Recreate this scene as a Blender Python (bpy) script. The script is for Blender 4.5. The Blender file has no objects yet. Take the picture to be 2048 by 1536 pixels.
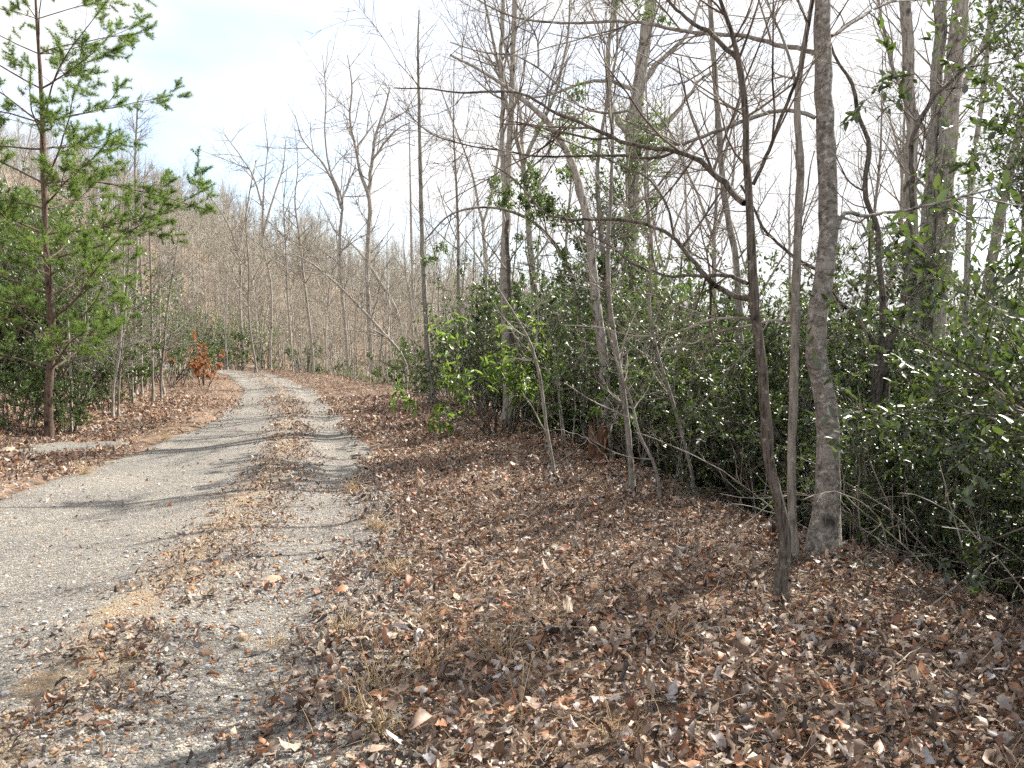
import bpy, math, random
import numpy as np
from mathutils import Vector

# ------------------------------------------------------------------ camera, sky, sun, exposure
scene = bpy.context.scene
COL = scene.collection
FPX, CAMZ, HORIZON = 1593.0, 1.6, 690.0          # focal length in pixels of a 2048 wide frame
PITCH = math.atan((768.0 - HORIZON) / FPX)
cam_d = bpy.data.cameras.new("camera")
cam_d.sensor_width = 36.0
cam_d.lens = 36.0 * FPX / 2048.0
cam_d.clip_start, cam_d.clip_end = 0.05, 3000.0
cam = bpy.data.objects.new("camera", cam_d)
cam.location = (0, 0, CAMZ)
cam.rotation_euler = (math.pi / 2 - PITCH, 0, 0)
COL.objects.link(cam)
scene.camera = cam

SUN_EL, SUN_AZ = math.radians(44), math.radians(52)   # azimuth from +Y towards +X
world = bpy.data.worlds.new("World")
scene.world = world
world.use_nodes = True
wn, wl = world.node_tree.nodes, world.node_tree.links
bg = wn["Background"]
bg.inputs[1].default_value = 0.125
sky = wn.new("ShaderNodeTexSky")
sky.sky_type = 'NISHITA'
sky.sun_disc = False
sky.sun_elevation, sky.sun_rotation = SUN_EL, SUN_AZ
wtc = wn.new("ShaderNodeTexCoord")
wmap = wn.new("ShaderNodeMapping")
wmap.inputs["Scale"].default_value = (1.0, 1.0, 3.0)
wmap.inputs["Location"].default_value = (3.1, 0.2, 1.4)
wl.new(wtc.outputs["Generated"], wmap.inputs[0])
wnoise = wn.new("ShaderNodeTexNoise")
wnoise.inputs["Scale"].default_value = 1.6
wnoise.inputs["Detail"].default_value = 5.0
wl.new(wmap.outputs[0], wnoise.inputs["Vector"])
wramp = wn.new("ShaderNodeValToRGB")
wramp.color_ramp.elements[0].position, wramp.color_ramp.elements[1].position = 0.27, 0.50
wl.new(wnoise.outputs[0], wramp.inputs[0])
wmix = wn.new("ShaderNodeMix")
wmix.data_type = 'RGBA'
wmix.inputs[7].default_value = (3.7, 3.7, 3.75, 1)      # thin white cloud
wl.new(wramp.outputs[0], wmix.inputs[0])
wl.new(sky.outputs[0], wmix.inputs[6])
wl.new(wmix.outputs[2], bg.inputs[0])

sun_d = bpy.data.lights.new("sun", 'SUN')
sun_d.energy, sun_d.angle, sun_d.color = 5.0, math.radians(0.55), (1.0, 0.935, 0.83)
sun = bpy.data.objects.new("sun", sun_d)
sdir = Vector((math.sin(SUN_AZ) * math.cos(SUN_EL), math.cos(SUN_AZ) * math.cos(SUN_EL), math.sin(SUN_EL)))
sun.rotation_euler = (-sdir).to_track_quat('-Z', 'Y').to_euler()
sun.location = (20, 20, 30)
COL.objects.link(sun)
vs = scene.view_settings
vs.view_transform, vs.look, vs.gamma, vs.use_curve_mapping = 'Standard', 'None', 1.0, False
vs.exposure = 1.4
scene.cycles.use_adaptive_sampling = True
scene.cycles.adaptive_threshold = 0.03
scene.cycles.max_bounces = 4
scene.cycles.diffuse_bounces = 2
scene.cycles.glossy_bounces = 2
scene.cycles.transmission_bounces = 4
scene.cycles.use_denoising = False

rng = np.random.default_rng(7)
random.seed(7)

# ------------------------------------------------------------------ helpers: numbers
def sstep(a, b, x):
    t = np.clip((x - a) / (b - a), 0, 1)
    return t * t * (3 - 2 * t)

def vnoise(x, y, seed=0):
    x, y = np.asarray(x, float), np.asarray(y, float)
    xi, yi = np.floor(x), np.floor(y)
    fx, fy = x - xi, y - yi
    def h(a, b):
        v = np.sin(a * 127.1 + b * 311.7 + seed * 74.7) * 43758.5453
        return v - np.floor(v)
    ux, uy = fx * fx * (3 - 2 * fx), fy * fy * (3 - 2 * fy)
    return (h(xi, yi) * (1 - ux) + h(xi + 1, yi) * ux) * (1 - uy) + (h(xi, yi + 1) * (1 - ux) + h(xi + 1, yi + 1) * ux) * uy

def fbm(x, y, seed=0, o=3):
    s, a, t = 0, 1.0, 0
    for i in range(o):
        s = s + a * vnoise(x * 2 ** i, y * 2 ** i, seed + i)
        t += a
        a *= .5
    return s / t

_ty = np.linspace(-60, 140, 801)
_tx = np.interp(_ty, [-60, 0, 4, 6.2, 10.6, 17, 28, 42, 60, 90, 140], [-1.6, -1.9, -2.1, -2.35, -3.1, -4.8, -8.1, -13.6, -23, -45, -90])
_k = np.hanning(25); _k /= _k.sum()
_tx = np.convolve(np.pad(_tx, 12, mode='edge'), _k, mode='valid')
def xc(y): return np.interp(y, _ty, _tx)
def edge(y): return np.interp(y, [-20, 0, 4.5, 6.2, 8.2, 10.6, 18, 21, 32, 45, 60], [5.0, 4.9, 4.8, 4.75, 4.45, 4.2, 4.6, 4.2, 4.0, 3.3, 3.2])

LEFTF = lambda y: np.interp(y, [0, 9, 11.6, 15, 18, 23, 40], [1, .97, .84, .66, .56, .48, .48])
WIDF = lambda y: np.interp(y, [0, 4, 9, 14, 30], [1.25, 1.2, 1.05, .96, .9])
def H(x, y):
    """height of the land: rutted track, shoulder, bank falling to a valley, wooded hill across it"""
    x, y = np.asarray(x, float), np.asarray(y, float)
    s = x - xc(y)
    r, az = np.hypot(x, y), np.degrees(np.arctan2(x, np.maximum(y, .01)))
    z = 0.05 * (fbm(x * .5, y * .5, 3) - .5) + 0.03 * (fbm(x * 1.7, y * 1.7, 5) - .5)
    z = z - 0.05 * np.exp(-((s - .85) / .38) ** 2) - 0.04 * np.exp(-((s + 1.5) / .75) ** 2) + .04 * np.exp(-(s / .5) ** 2)
    t = s - edge(y) + (fbm(x * .6, y * .6, 11) - .5) * 1.2
    z = z + .06 * sstep(1.2, 3.5, s) - 2.7 * sstep(-.15, 4.6, t) - 2.6 * sstep(5, 28, t)
    b = -s - 3.7 + (fbm(x * .5, y * .5, 17) - .5) * 1.2
    amp = np.interp(y, [0, 12, 25, 40, 60], [1, 1, .62, .35, .3])
    z = z + amp * (1.9 * sstep(0, 6.5, b) + .10 * np.maximum(b - 5, 0))
    z = z - .05 * np.maximum(y - 47, 0) * sstep(47, 60, y) * (1 - sstep(60, 90, y) * .6)
    A = np.interp(az, [-60, -34, -24, -15, -5, 5, 20, 60], [42, 36, 31, 24, 16, 8, 3, 0])
    z = z + A * sstep(62, 175, r) + 14 * sstep(180, 600, r)
    z = z + 3.0 * (fbm(x * .02, y * .02, 23) - .5) * sstep(50, 120, r)
    return z

SP, CP = math.sin(PITCH), math.cos(PITCH)
def ray(px, py):
    cx, cy = (px - 1024) / FPX, (768 - py) / FPX
    return np.array([cx, CP + cy * SP, -SP + cy * CP])
def at(px, py, d):
    """the point seen at a photograph pixel, d metres ahead"""
    v = ray(px, py)
    return np.array([0, 0, CAMZ]) + v * (d / v[1])
def on_ground(px, py):
    """where the line of sight through a pixel meets the land"""
    v = ray(px, py)
    d = np.arange(1.5, 90, .02)
    p = np.array([0, 0, CAMZ])[None] + v[None] * d[:, None]
    hz = H(p[:, 0], p[:, 1])
    k = int(np.argmax(p[:, 2] <= hz))
    return np.array([p[k, 0], p[k, 1], hz[k]])
def project(p):
    d = np.asarray(p, float) - np.array([0, 0, CAMZ])
    f = d[1] * CP - d[2] * SP
    return 1024 + FPX * d[0] / f, 768 - FPX * (d[1] * SP + d[2] * CP) / f

# ------------------------------------------------------------------ helpers: objects
def tag(o, label=None, cat=None, group=None, kind=None):
    for k, v in (("label", label), ("category", cat), ("group", group), ("kind", kind)):
        if v: o[k] = v
    return o
def thing(name, loc, label=None, cat=None, group=None):
    o = bpy.data.objects.new(name, None)
    o.empty_display_size = .2
    o.location = loc
    COL.objects.link(o)
    return tag(o, label, cat, group)
def obj(name, me, parent=None):
    o = bpy.data.objects.new(name, me)
    COL.objects.link(o)
    if parent: o.parent = parent
    return o
def copy_tree(o, parent=None):
    c = o.copy()
    COL.objects.link(c)
    if parent is not None: c.parent = parent
    for ch in list(o.children): copy_tree(ch, c)
    return c

def mesh(name, V, F, mat, smooth=True, tint=None, off=None):
    V = np.asarray(V, np.float32)
    if off is not None: V = V - np.asarray(off, np.float32)
    F = np.asarray(F, np.int32)
    me = bpy.data.meshes.new(name)
    n, k = F.shape
    me.vertices.add(len(V)); me.vertices.foreach_set("co", V.ravel())
    me.loops.add(n * k); me.loops.foreach_set("vertex_index", F.ravel())
    me.polygons.add(n)
    me.polygons.foreach_set("loop_start", np.arange(0, n * k, k, dtype=np.int32))
    me.polygons.foreach_set("use_smooth", np.full(n, smooth))
    me.update(calc_edges=True)
    me.materials.append(mat)
    if tint is not None:
        a = me.attributes.new("tint", 'FLOAT_COLOR', 'POINT')
        c = np.ones((len(V), 4), np.float32); c[:, :3] = tint
        a.data.foreach_set("color", c.ravel())
    return me

def tubes(polys):
    """polys: (points n x 3, radii n, sides) -> vertices, quads"""
    buckets = {}
    for p, r, k in polys:
        p, r = np.asarray(p, float), np.asarray(r, float)
        if p.ndim == 2: p, r = p[None], r[None]
        if len(p): buckets.setdefault((p.shape[1], k), []).append((p, r))
    Vs, Fs, base = [], [], 0
    for (n, k), L in buckets.items():
        P = np.concatenate([a for a, _ in L]); R = np.concatenate([b for _, b in L])
        B = len(P)
        T = np.gradient(P, axis=1)
        T /= np.linalg.norm(T, axis=2, keepdims=True) + 1e-9
        m = T.mean(1)
        ref = np.where((np.abs(m[:, 2]) > .8)[:, None], np.array([1., 0, 0]), np.array([0, 0, 1.]))[:, None, :]
        U = np.cross(T, np.broadcast_to(ref, T.shape)); U /= np.linalg.norm(U, axis=2, keepdims=True) + 1e-9
        W = np.cross(T, U)
        a = np.arange(k) * 2 * math.pi / k
        V = P[:, :, None, :] + R[:, :, None, None] * (np.cos(a)[None, None, :, None] * U[:, :, None, :] + np.sin(a)[None, None, :, None] * W[:, :, None, :])
        Vs.append(V.reshape(-1, 3))
        i, j = np.meshgrid(np.arange(n - 1), np.arange(k), indexing='ij')
        q = np.stack([i * k + j, i * k + (j + 1) % k, (i + 1) * k + (j + 1) % k, (i + 1) * k + j], -1).reshape(-1, 4)
        Fs.append((q[None] + (base + np.arange(B) * n * k)[:, None, None]).reshape(-1, 4))
        base += B * n * k
    return np.concatenate(Vs), np.concatenate(Fs)

def unit(v): return v / (np.linalg.norm(v) + 1e-9)
def mkbranch(p, d, L, r0, r1, n, wig, trop, g):
    pts = [np.array(p, float)]
    d = unit(np.array(d, float))
    for i in range(n - 1):
        d = unit(d + g.normal(0, wig, 3) + np.array([0, 0, trop]))
        pts.append(pts[-1] + d * L / (n - 1))
    return np.array(pts), np.linspace(r0, r1, n)

def sprout(out, pts, rad, lvl, g, P, t0=.2):
    """grow side branches on polylines, level by level; P = list of per-level settings; out gets whole batches"""
    pts, rad = np.asarray(pts, float), np.asarray(rad, float)
    if pts.ndim == 2: pts, rad = pts[None], rad[None]
    for q in P[lvl:]:
        B, n = rad.shape
        L = np.linalg.norm(np.diff(pts, axis=1), axis=2).sum(1)
        cnt = g.poisson(np.maximum(L * (1 - t0) * q['dens'], .01))
        idx = np.repeat(np.arange(B), cnt)
        m = len(idx)
        if m == 0: return
        t = g.uniform(t0, .98, m)
        fi = t * (n - 1); i = np.minimum(fi.astype(int), n - 2); f = (fi - i)[:, None]
        A, C = pts[idx, i], pts[idx, i + 1]
        p = A * (1 - f) + C * f
        T = C - A; T /= np.linalg.norm(T, axis=1, keepdims=True) + 1e-9
        v = g.normal(size=(m, 3)); v[:, 2] = v[:, 2] * q.get('flat', 1.0) + q.get('up', 0)
        v -= T * (v * T).sum(1, keepdims=True); v /= np.linalg.norm(v, axis=1, keepdims=True) + 1e-9
        a = np.radians(g.normal(q['ang'], 10, m))[:, None]
        d = np.cos(a) * T + np.sin(a) * v
        ln = q['len'] * (1.08 - q.get('tap', .7) * t) * g.uniform(.45, 1.4, m)
        rr = rad[idx, i] * (1 - f[:, 0]) + rad[idx, i + 1] * f[:, 0]
        r0 = np.maximum(np.minimum(rr * q.get('rr', .55), q.get('rmax', 9)), q.get('rmin', .0016))
        k = q['n']
        cp = np.zeros((m, k, 3)); cp[:, 0] = p
        for j in range(1, k):
            d = d + g.normal(0, q['wig'], (m, 3)) + np.array([0, 0, q['trop']])
            d /= np.linalg.norm(d, axis=1, keepdims=True) + 1e-9
            cp[:, j] = cp[:, j - 1] + d * (ln / (k - 1))[:, None]
        cr = r0[:, None] * np.linspace(1, .38, k)[None]
        out.append((cp, cr, q['k']))
        pts, rad, t0 = cp, cr, q.get('t0', .12)

def leaves(P, D, size, g, wr=.45, fold=.18, droop=.12, upb=1.15):
    """pointed oval leaves folded along the midrib"""
    P = np.asarray(P, float); D = np.asarray(D, float)
    n = len(P)
    D = D / (np.linalg.norm(D, axis=1, keepdims=True) + 1e-9)
    N = g.normal(0, .55, (n, 3)); N[:, 2] += upb
    S = np.cross(D, N); S /= np.linalg.norm(S, axis=1, keepdims=True) + 1e-9
    N = np.cross(S, D)
    size = np.broadcast_to(np.asarray(size, float), (n,))[:, None]
    w = size * wr
    def v(u, s, h): return P + D * size * u + S * w * s + N * size * h
    fo = fold * g.uniform(.3, 1.5, (n, 1)); dr = droop * g.uniform(-.3, 1.6, (n, 1))
    def vv(u, s, h): return P + D * size * u + S * w * s + N * size * (h * fo * wr - dr * u * u)
    V = np.stack([vv(0, 0, 0), vv(.28, .46, 1), vv(.68, .40, 1), vv(1, 0, 0), vv(.68, -.40, 1), vv(.28, -.46, 1)], 1).reshape(-1, 3)
    b = np.arange(n)[:, None] * 6
    F = np.concatenate([b + np.array([0, 3, 2, 1]), b + np.array([0, 5, 4, 3])])
    return V, F
def per_leaf(c, k): return np.repeat(c, k, axis=0)

# ------------------------------------------------------------------ materials
def new_mat(name):
    m = bpy.data.materials.new(name); m.use_nodes = True
    nt = m.node_tree
    return m, nt, nt.nodes["Principled BSDF"], nt.nodes["Material Output"]
def N(nt, t, **kw):
    n = nt.nodes.new(t)
    for k, v in kw.items():
        if k in n.inputs: n.inputs[k].default_value = v
        else: setattr(n, k, v)
    return n
def ramp(nt, src, stops):
    r = nt.nodes.new("ShaderNodeValToRGB")
    e = r.color_ramp.elements
    while len(e) < len(stops): e.new(.5)
    for el, (p, c) in zip(e, stops): el.position, el.color = p, (*c, 1)
    nt.links.new(src, r.inputs[0])
    return r.outputs[0]
def mixc(nt, fac, a, b, mode='MIX'):
    m = nt.nodes.new("ShaderNodeMix"); m.data_type = 'RGBA'; m.blend_type = mode
    for s, i in ((fac, 0), (a, 6), (b, 7)):
        if hasattr(s, 'is_output'): nt.links.new(s, m.inputs[i])
        else: m.inputs[i].default_value = s if i == 0 else (*s, 1)
    return m.outputs[2]
def noise(nt, vec, scale, detail=4, rough=.6):
    n = N(nt, "ShaderNodeTexNoise", Scale=scale, Detail=detail, Roughness=rough)
    if vec is not None: nt.links.new(vec, n.inputs["Vector"])
    return n.outputs[0]
def coords(nt, scale=(1, 1, 1), kind="Object"):
    t = nt.nodes.new("ShaderNodeTexCoord"); m = nt.nodes.new("ShaderNodeMapping")
    m.inputs["Scale"].default_value = scale
    nt.links.new(t.outputs[kind], m.inputs[0])
    return m.outputs[0]
def bump(nt, h, bs, strength=.5, dist=.02):
    b = N(nt, "ShaderNodeBump", Strength=strength, Distance=dist)
    nt.links.new(h, b.inputs["Height"]); nt.links.new(b.outputs[0], bs.inputs["Normal"])

def bark(name, dark, mid, pale, lichen=.5, stretch=(14, 14, 2.2), bands=None, strength=.6):
    m, nt, bs, out = new_mat(name)
    c = coords(nt, stretch)
    n1 = noise(nt, c, 2.2, 6, .7)
    col = ramp(nt, n1, [(.38, dark), (.5, mid), (.66, tuple(min(1, v * 1.4) for v in mid))])
    c2 = coords(nt, (1, 1, 1))
    n2 = noise(nt, c2, 22, 6, .7)
    f = ramp(nt, n2, [(.5 + .12 * (1 - lichen), (0, 0, 0)), (.64 + .12 * (1 - lichen), (1, 1, 1))])
    col = mixc(nt, f, col, pale)
    n3 = noise(nt, c2, 5, 3, .5)
    f3 = ramp(nt, n3, [(.30, (1, 1, 1)), (.40, (0, 0, 0))])
    col = mixc(nt, f3, col, tuple(v * .55 for v in dark))
    if bands:
        sx = nt.nodes.new("ShaderNodeSeparateXYZ")
        t = nt.nodes.new("ShaderNodeTexCoord"); nt.links.new(t.outputs["Object"], sx.inputs[0])
        wob = noise(nt, c2, 9, 3, .6)
        acc = None
        for z, hw in bands:
            a = N(nt, "ShaderNodeMath", operation='MULTIPLY_ADD'); nt.links.new(wob, a.inputs[0]); a.inputs[1].default_value = hw * 1.5
            nt.links.new(sx.outputs[2], a.inputs[2])
            k = N(nt, "ShaderNodeMath", operation='COMPARE'); nt.links.new(a.outputs[0], k.inputs[0])
            k.inputs[1].default_value = z + hw * .75; k.inputs[2].default_value = hw
            if acc is None: acc = k.outputs[0]
            else:
                s = N(nt, "ShaderNodeMath", operation='MAXIMUM'); nt.links.new(acc, s.inputs[0]); nt.links.new(k.outputs[0], s.inputs[1]); acc = s.outputs[0]
        s = N(nt, "ShaderNodeMath", operation='MULTIPLY'); nt.links.new(acc, s.inputs[0]); s.inputs[1].default_value = .42
        col = mixc(nt, s.outputs[0], col, (.40, .37, .34))
    nt.links.new(col, bs.inputs["Base Color"])
    bs.inputs["Roughness"].default_value = .9
    bs.inputs["Specular IOR Level"].default_value = .25
    bump(nt, n1, bs, strength, .015)
    return m

def twigmat(name, dark, mid, pale):
    m, nt, bs, out = new_mat(name)
    n = noise(nt, coords(nt), 5.0, 1, .5)
    nt.links.new(ramp(nt, n, [(.32, dark), (.5, mid), (.7, pale)]), bs.inputs["Base Color"])
    bs.inputs["Roughness"].default_value = .85
    bs.inputs["Specular IOR Level"].default_value = .2
    return m

def leafmat(name, c0, c1, gloss=.35, trans=.3, tcol=(.25, .4, .06), attr=True, spec=.5):
    m, nt, bs, out = new_mat(name)
    a = N(nt, "ShaderNodeAttribute", attribute_name="tint")
    sep = nt.nodes.new("ShaderNodeSeparateColor"); nt.links.new(a.outputs["Color"], sep.inputs[0])
    col = mixc(nt, sep.outputs[0], c0, c1)
    oi = nt.nodes.new("ShaderNodeObjectInfo")
    hv = nt.nodes.new("ShaderNodeHueSaturation")
    mr = N(nt, "ShaderNodeMapRange"); mr.inputs[3].default_value = .75; mr.inputs[4].default_value = 1.2
    nt.links.new(oi.outputs["Random"], mr.inputs[0]); nt.links.new(mr.outputs[0], hv.inputs["Value"])
    nt.links.new(col, hv.inputs["Color"])
    nt.links.new(hv.outputs[0], bs.inputs["Base Color"])
    bs.inputs["Roughness"].default_value = gloss
    bs.inputs["Specular IOR Level"].default_value = spec
    tr = nt.nodes.new("ShaderNodeBsdfTranslucent")
    tc = mixc(nt, sep.outputs[0], tuple(v * .6 for v in tcol), tcol)
    nt.links.new(tc, tr.inputs[0])
    mx = nt.nodes.new("ShaderNodeMixShader"); mx.inputs[0].default_value = trans
    nt.links.new(bs.outputs[0], mx.inputs[1]); nt.links.new(tr.outputs[0], mx.inputs[2])
    nt.links.new(mx.outputs[0], out.inputs[0])
    return m

def tintmat(name, rough=.75, trans=.0, spec=.3, objcol=False, mottle=.35, scale=60):
    m, nt, bs, out = new_mat(name)
    if objcol: c = nt.nodes.new("ShaderNodeObjectInfo").outputs["Color"]
    else: c = N(nt, "ShaderNodeAttribute", attribute_name="tint").outputs["Color"]
    n = noise(nt, coords(nt), scale, 3, .6)
    mot = ramp(nt, n, [(.3, (1 - mottle,) * 3), (.7, (1 + mottle * .4,) * 3)])
    col = mixc(nt, 1.0, c, mot, 'MULTIPLY')
    nt.links.new(col, bs.inputs["Base Color"])
    bs.inputs["Roughness"].default_value = rough
    bs.inputs["Specular IOR Level"].default_value = spec
    if trans:
        tr = nt.nodes.new("ShaderNodeBsdfTranslucent"); nt.links.new(col, tr.inputs[0])
        mx = nt.nodes.new("ShaderNodeMixShader"); mx.inputs[0].default_value = trans
        nt.links.new(bs.outputs[0], mx.inputs[1]); nt.links.new(tr.outputs[0], mx.inputs[2])
        nt.links.new(mx.outputs[0], out.inputs[0])
    return m

M = {}
M['grey'] = bark("bark_grey", (.11, .10, .087), (.225, .208, .185), (.40, .39, .36), .6)
M['pale'] = bark("bark_pale", (.14, .128, .11), (.30, .28, .25), (.44, .43, .40), .65)
M['whitish'] = bark("bark_whitish", (.17, .155, .13), (.34, .315, .28), (.50, .48, .44), .6)
M['dark'] = bark("bark_dark", (.028, .024, .021), (.115, .10, .086), (.30, .285, .26), .55, (26, 26, 2.6), strength=1.0)
M['beech'] = bark("bark_lichen_banded", (.085, .076, .067), (.20, .185, .168), (.44, .43, .40), .95, (11, 11, 16),
                  bands=[(2.10, .026), (1.77, .020), (1.63, .04), (.75, .035)])
M['pine_bark'] = bark("bark_pine", (.045, .033, .027), (.125, .09, .07), (.20, .16, .135), .4, (18, 18, 6))
M['twig'] = twigmat("bark_twig", (.10, .09, .078), (.20, .182, .158), (.33, .31, .28))
M['twig_pale'] = twigmat("bark_twig_pale", (.14, .122, .10), (.27, .245, .21), (.40, .38, .34))
M['twig_dark'] = twigmat("bark_twig_dark", (.05, .04, .035), (.13, .10, .085), (.27, .25, .22))
M['far_twig'] = twigmat("bark_far_wood_hazed", (.20, .182, .148), (.345, .322, .268), (.45, .425, .36))  # distance haze put into the bark colour, paler than the nearer twigs
M['holly'] = leafmat("leaf_holly", (.020, .036, .017), (.052, .082, .032), .42, .19, (.22, .34, .06), spec=.9)
M['laurel'] = leafmat("leaf_laurel", (.034, .064, .024), (.085, .132, .048), .38, .28, (.25, .38, .08), spec=.85)
M['rhodo'] = leafmat("leaf_bright", (.062, .122, .026), (.125, .21, .048), .38, .38, (.36, .53, .08))
M['needle'] = leafmat("pine_needle", (.058, .11, .036), (.125, .20, .058), .5, .38, (.33, .48, .09), spec=.3)
M['oak'] = leafmat("leaf_rust", (.26, .115, .055), (.46, .22, .11), .7, .3, (.6, .28, .12), spec=.2)
M['litter'] = tintmat("leaf_litter", .52, .12, .42, mottle=.35, scale=45)
M['leaf1'] = tintmat("fallen_leaf", .52, .12, .42, objcol=True, mottle=.4, scale=9)
M['pebble'] = tintmat("pebble", .85, 0, .25, mottle=.25, scale=90)
M['straw'] = tintmat("straw", .6, .25, .3, mottle=.1, scale=20)

def rockmat():
    m, nt, bs, out = new_mat("rock")
    c = nt.nodes.new("ShaderNodeObjectInfo").outputs["Color"]
    n = noise(nt, coords(nt), 25, 5, .7)
    col = mixc(nt, 1.0, c, ramp(nt, n, [(.3, (.6, .58, .55)), (.7, (1.15, 1.12, 1.1))]), 'MULTIPLY')
    nt.links.new(col, bs.inputs["Base Color"]); bs.inputs["Roughness"].default_value = .9
    bump(nt, n, bs, .5, .01)
    return m
M['rock'] = rockmat()

def groundmat():
    m, nt, bs, out = new_mat("forest_floor")
    c = coords(nt)
    v = N(nt, "ShaderNodeTexVoronoi", Scale=14.0); nt.links.new(c, v.inputs["Vector"])
    sp = nt.nodes.new("ShaderNodeSeparateColor"); nt.links.new(v.outputs["Color"], sp.inputs[0])
    col = ramp(nt, sp.outputs[0], [(0, (.09, .06, .04)), (.35, (.17, .11, .075)), (.6, (.23, .165, .12)), (.85, (.27, .15, .08)), (1, (.33, .27, .21))])
    n = noise(nt, c, 1.3, 5, .6)
    col = mixc(nt, ramp(nt, n, [(.42, (0, 0, 0)), (.62, (.6, .6, .6))]), col, (.13, .095, .065))
    nt.links.new(col, bs.inputs["Base Color"]); bs.inputs["Roughness"].default_value = .95
    h = noise(nt, c, 30, 5, .7)
    bump(nt, h, bs, .8, .04)
    return m
M['ground'] = groundmat()

def roadmat():
    m, nt, bs, out = new_mat("gravel_track")
    c = coords(nt)
    a = N(nt, "ShaderNodeAttribute", attribute_name="tint")
    sp = nt.nodes.new("ShaderNodeSeparateColor"); nt.links.new(a.outputs["Color"], sp.inputs[0])
    v = N(nt, "ShaderNodeTexVoronoi", Scale=75.0); nt.links.new(c, v.inputs["Vector"])
    sv = nt.nodes.new("ShaderNodeSeparateColor"); nt.links.new(v.outputs["Color"], sv.inputs[0])
    grav = ramp(nt, sv.outputs[0], [(0, (.10, .095, .088)), (.3, (.175, .166, .152)), (.6, (.26, .247, .226)), (.88, (.35, .32, .272)), (1, (.48, .455, .41))])
    n0 = noise(nt, c, .9, 5, .6)
    grav = mixc(nt, 1.0, grav, ramp(nt, n0, [(.3, (.72, .72, .74)), (.7, (1.12, 1.1, 1.06))]), 'MULTIPLY')
    sand = ramp(nt, sv.outputs[1], [(0, (.20, .145, .085)), (.5, (.31, .24, .15)), (1, (.40, .34, .25))])
    n = noise(nt, c, 2.2, 5, .65)
    ad = N(nt, "ShaderNodeMath", operation='ADD'); nt.links.new(n, ad.inputs[0]); nt.links.new(sp.outputs[0], ad.inputs[1])
    col = mixc(nt, ramp(nt, ad.outputs[0], [(.62, (0, 0, 0)), (.85, (.9, .9, .9))]), grav, sand)
    n2 = noise(nt, c, 6.0, 7, .75)
    ad2 = N(nt, "ShaderNodeMath", operation='ADD'); nt.links.new(n2, ad2.inputs[0]); nt.links.new(sp.outputs[1], ad2.inputs[1])
    col = mixc(nt, ramp(nt, ad2.outputs[0], [(.80, (0, 0, 0)), (1.08, (.7, .7, .7))]), col, (.33, .20, .095))
    nt.links.new(col, bs.inputs["Base Color"]); bs.inputs["Roughness"].default_value = .92
    n3 = noise(nt, c, 110, 3, .7)
    mh = N(nt, "ShaderNodeMath", operation='SUBTRACT'); nt.links.new(n3, mh.inputs[0]); nt.links.new(v.outputs["Distance"], mh.inputs[1])
    bump(nt, mh.outputs[0], bs, .9, .02)
    return m
M['road'] = roadmat()

# ------------------------------------------------------------------ the land
def grid(xs, ys):
    X, Y = np.meshgrid(xs, ys)
    nx, ny = len(xs), len(ys)
    i, j = np.meshgrid(np.arange(nx - 1), np.arange(ny - 1))
    a = (j * nx + i).ravel()
    return X.ravel(), Y.ravel(), np.stack([a, a + 1, a + nx + 1, a + nx], 1)
u = np.linspace(-1, 1, 211)
xs = np.sinh(u * 6.2) / math.sinh(6.2) * 650 - 1.0
ys = np.concatenate([np.arange(-40, -4, 2.0), np.arange(-4, 22, .22), 22 + np.sinh(np.linspace(0, 1, 100) * 5.2) / math.sinh(5.2) * 800])
X, Y, F = grid(xs, ys)
Z = H(X, Y)
S = X - xc(Y)
S = np.where(S < 0, S / LEFTF(Y), S / WIDF(Y))
under = sstep(-3.1, -2.5, S) * (1 - sstep(1.1, 1.6, S)) * (1 - sstep(75, 80, Y))
Z = Z - .09 * under
ground = tag(obj("ground", mesh("ground", np.stack([X, Y, Z], 1), F, M['ground'])), kind="structure")

rows = np.concatenate([np.arange(-8, 20, .12), np.arange(20, 82, .4)])
cols = np.linspace(-3.15, 1.75, 50)
sg, yg = np.meshgrid(cols, rows)
wob = .35 * (fbm(yg * .5, sg * 0 + 2.0, 31) - .5) * np.clip(np.abs(sg + .6) / 2, 0, 1)
ss = np.where(sg > 0, sg * WIDF(yg), sg * LEFTF(yg)) + wob
xg = xc(yg) + ss
zg = H(xg, yg) + .012
tt = np.maximum(sstep(1.15, 1.7, sg), sstep(-2.5, -3.15, sg) if False else 1 - sstep(-3.15, -2.6, sg))
zg = zg - .13 * tt
nx, ny = len(cols), len(rows)
i, j = np.meshgrid(np.arange(nx - 1), np.arange(ny - 1)); a = (j * nx + i).ravel()
F = np.stack([a, a + 1, a + nx + 1, a + nx], 1)
# what the track is made of: sandy soil on the crown and the edges, orange clay where it has washed out
soil = .42 * np.exp(-((sg - .0) / .42) ** 2) + .4 * sstep(.95, 1.5, sg) + .25 * (1 - sstep(-2.9, -2.2, sg)) - .16
clay = .34 * np.exp(-((sg + .08) / .36) ** 2) * np.interp(yg, [0, 8, 14, 30], [1, 1, .8, .5])
road = tag(obj("road", mesh("road", np.stack([xg.ravel(), yg.ravel(), zg.ravel()], 1), F, M['road'],
           tint=np.stack([soil.ravel(), clay.ravel(), clay.ravel() * 0], 1))), kind="structure")

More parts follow.
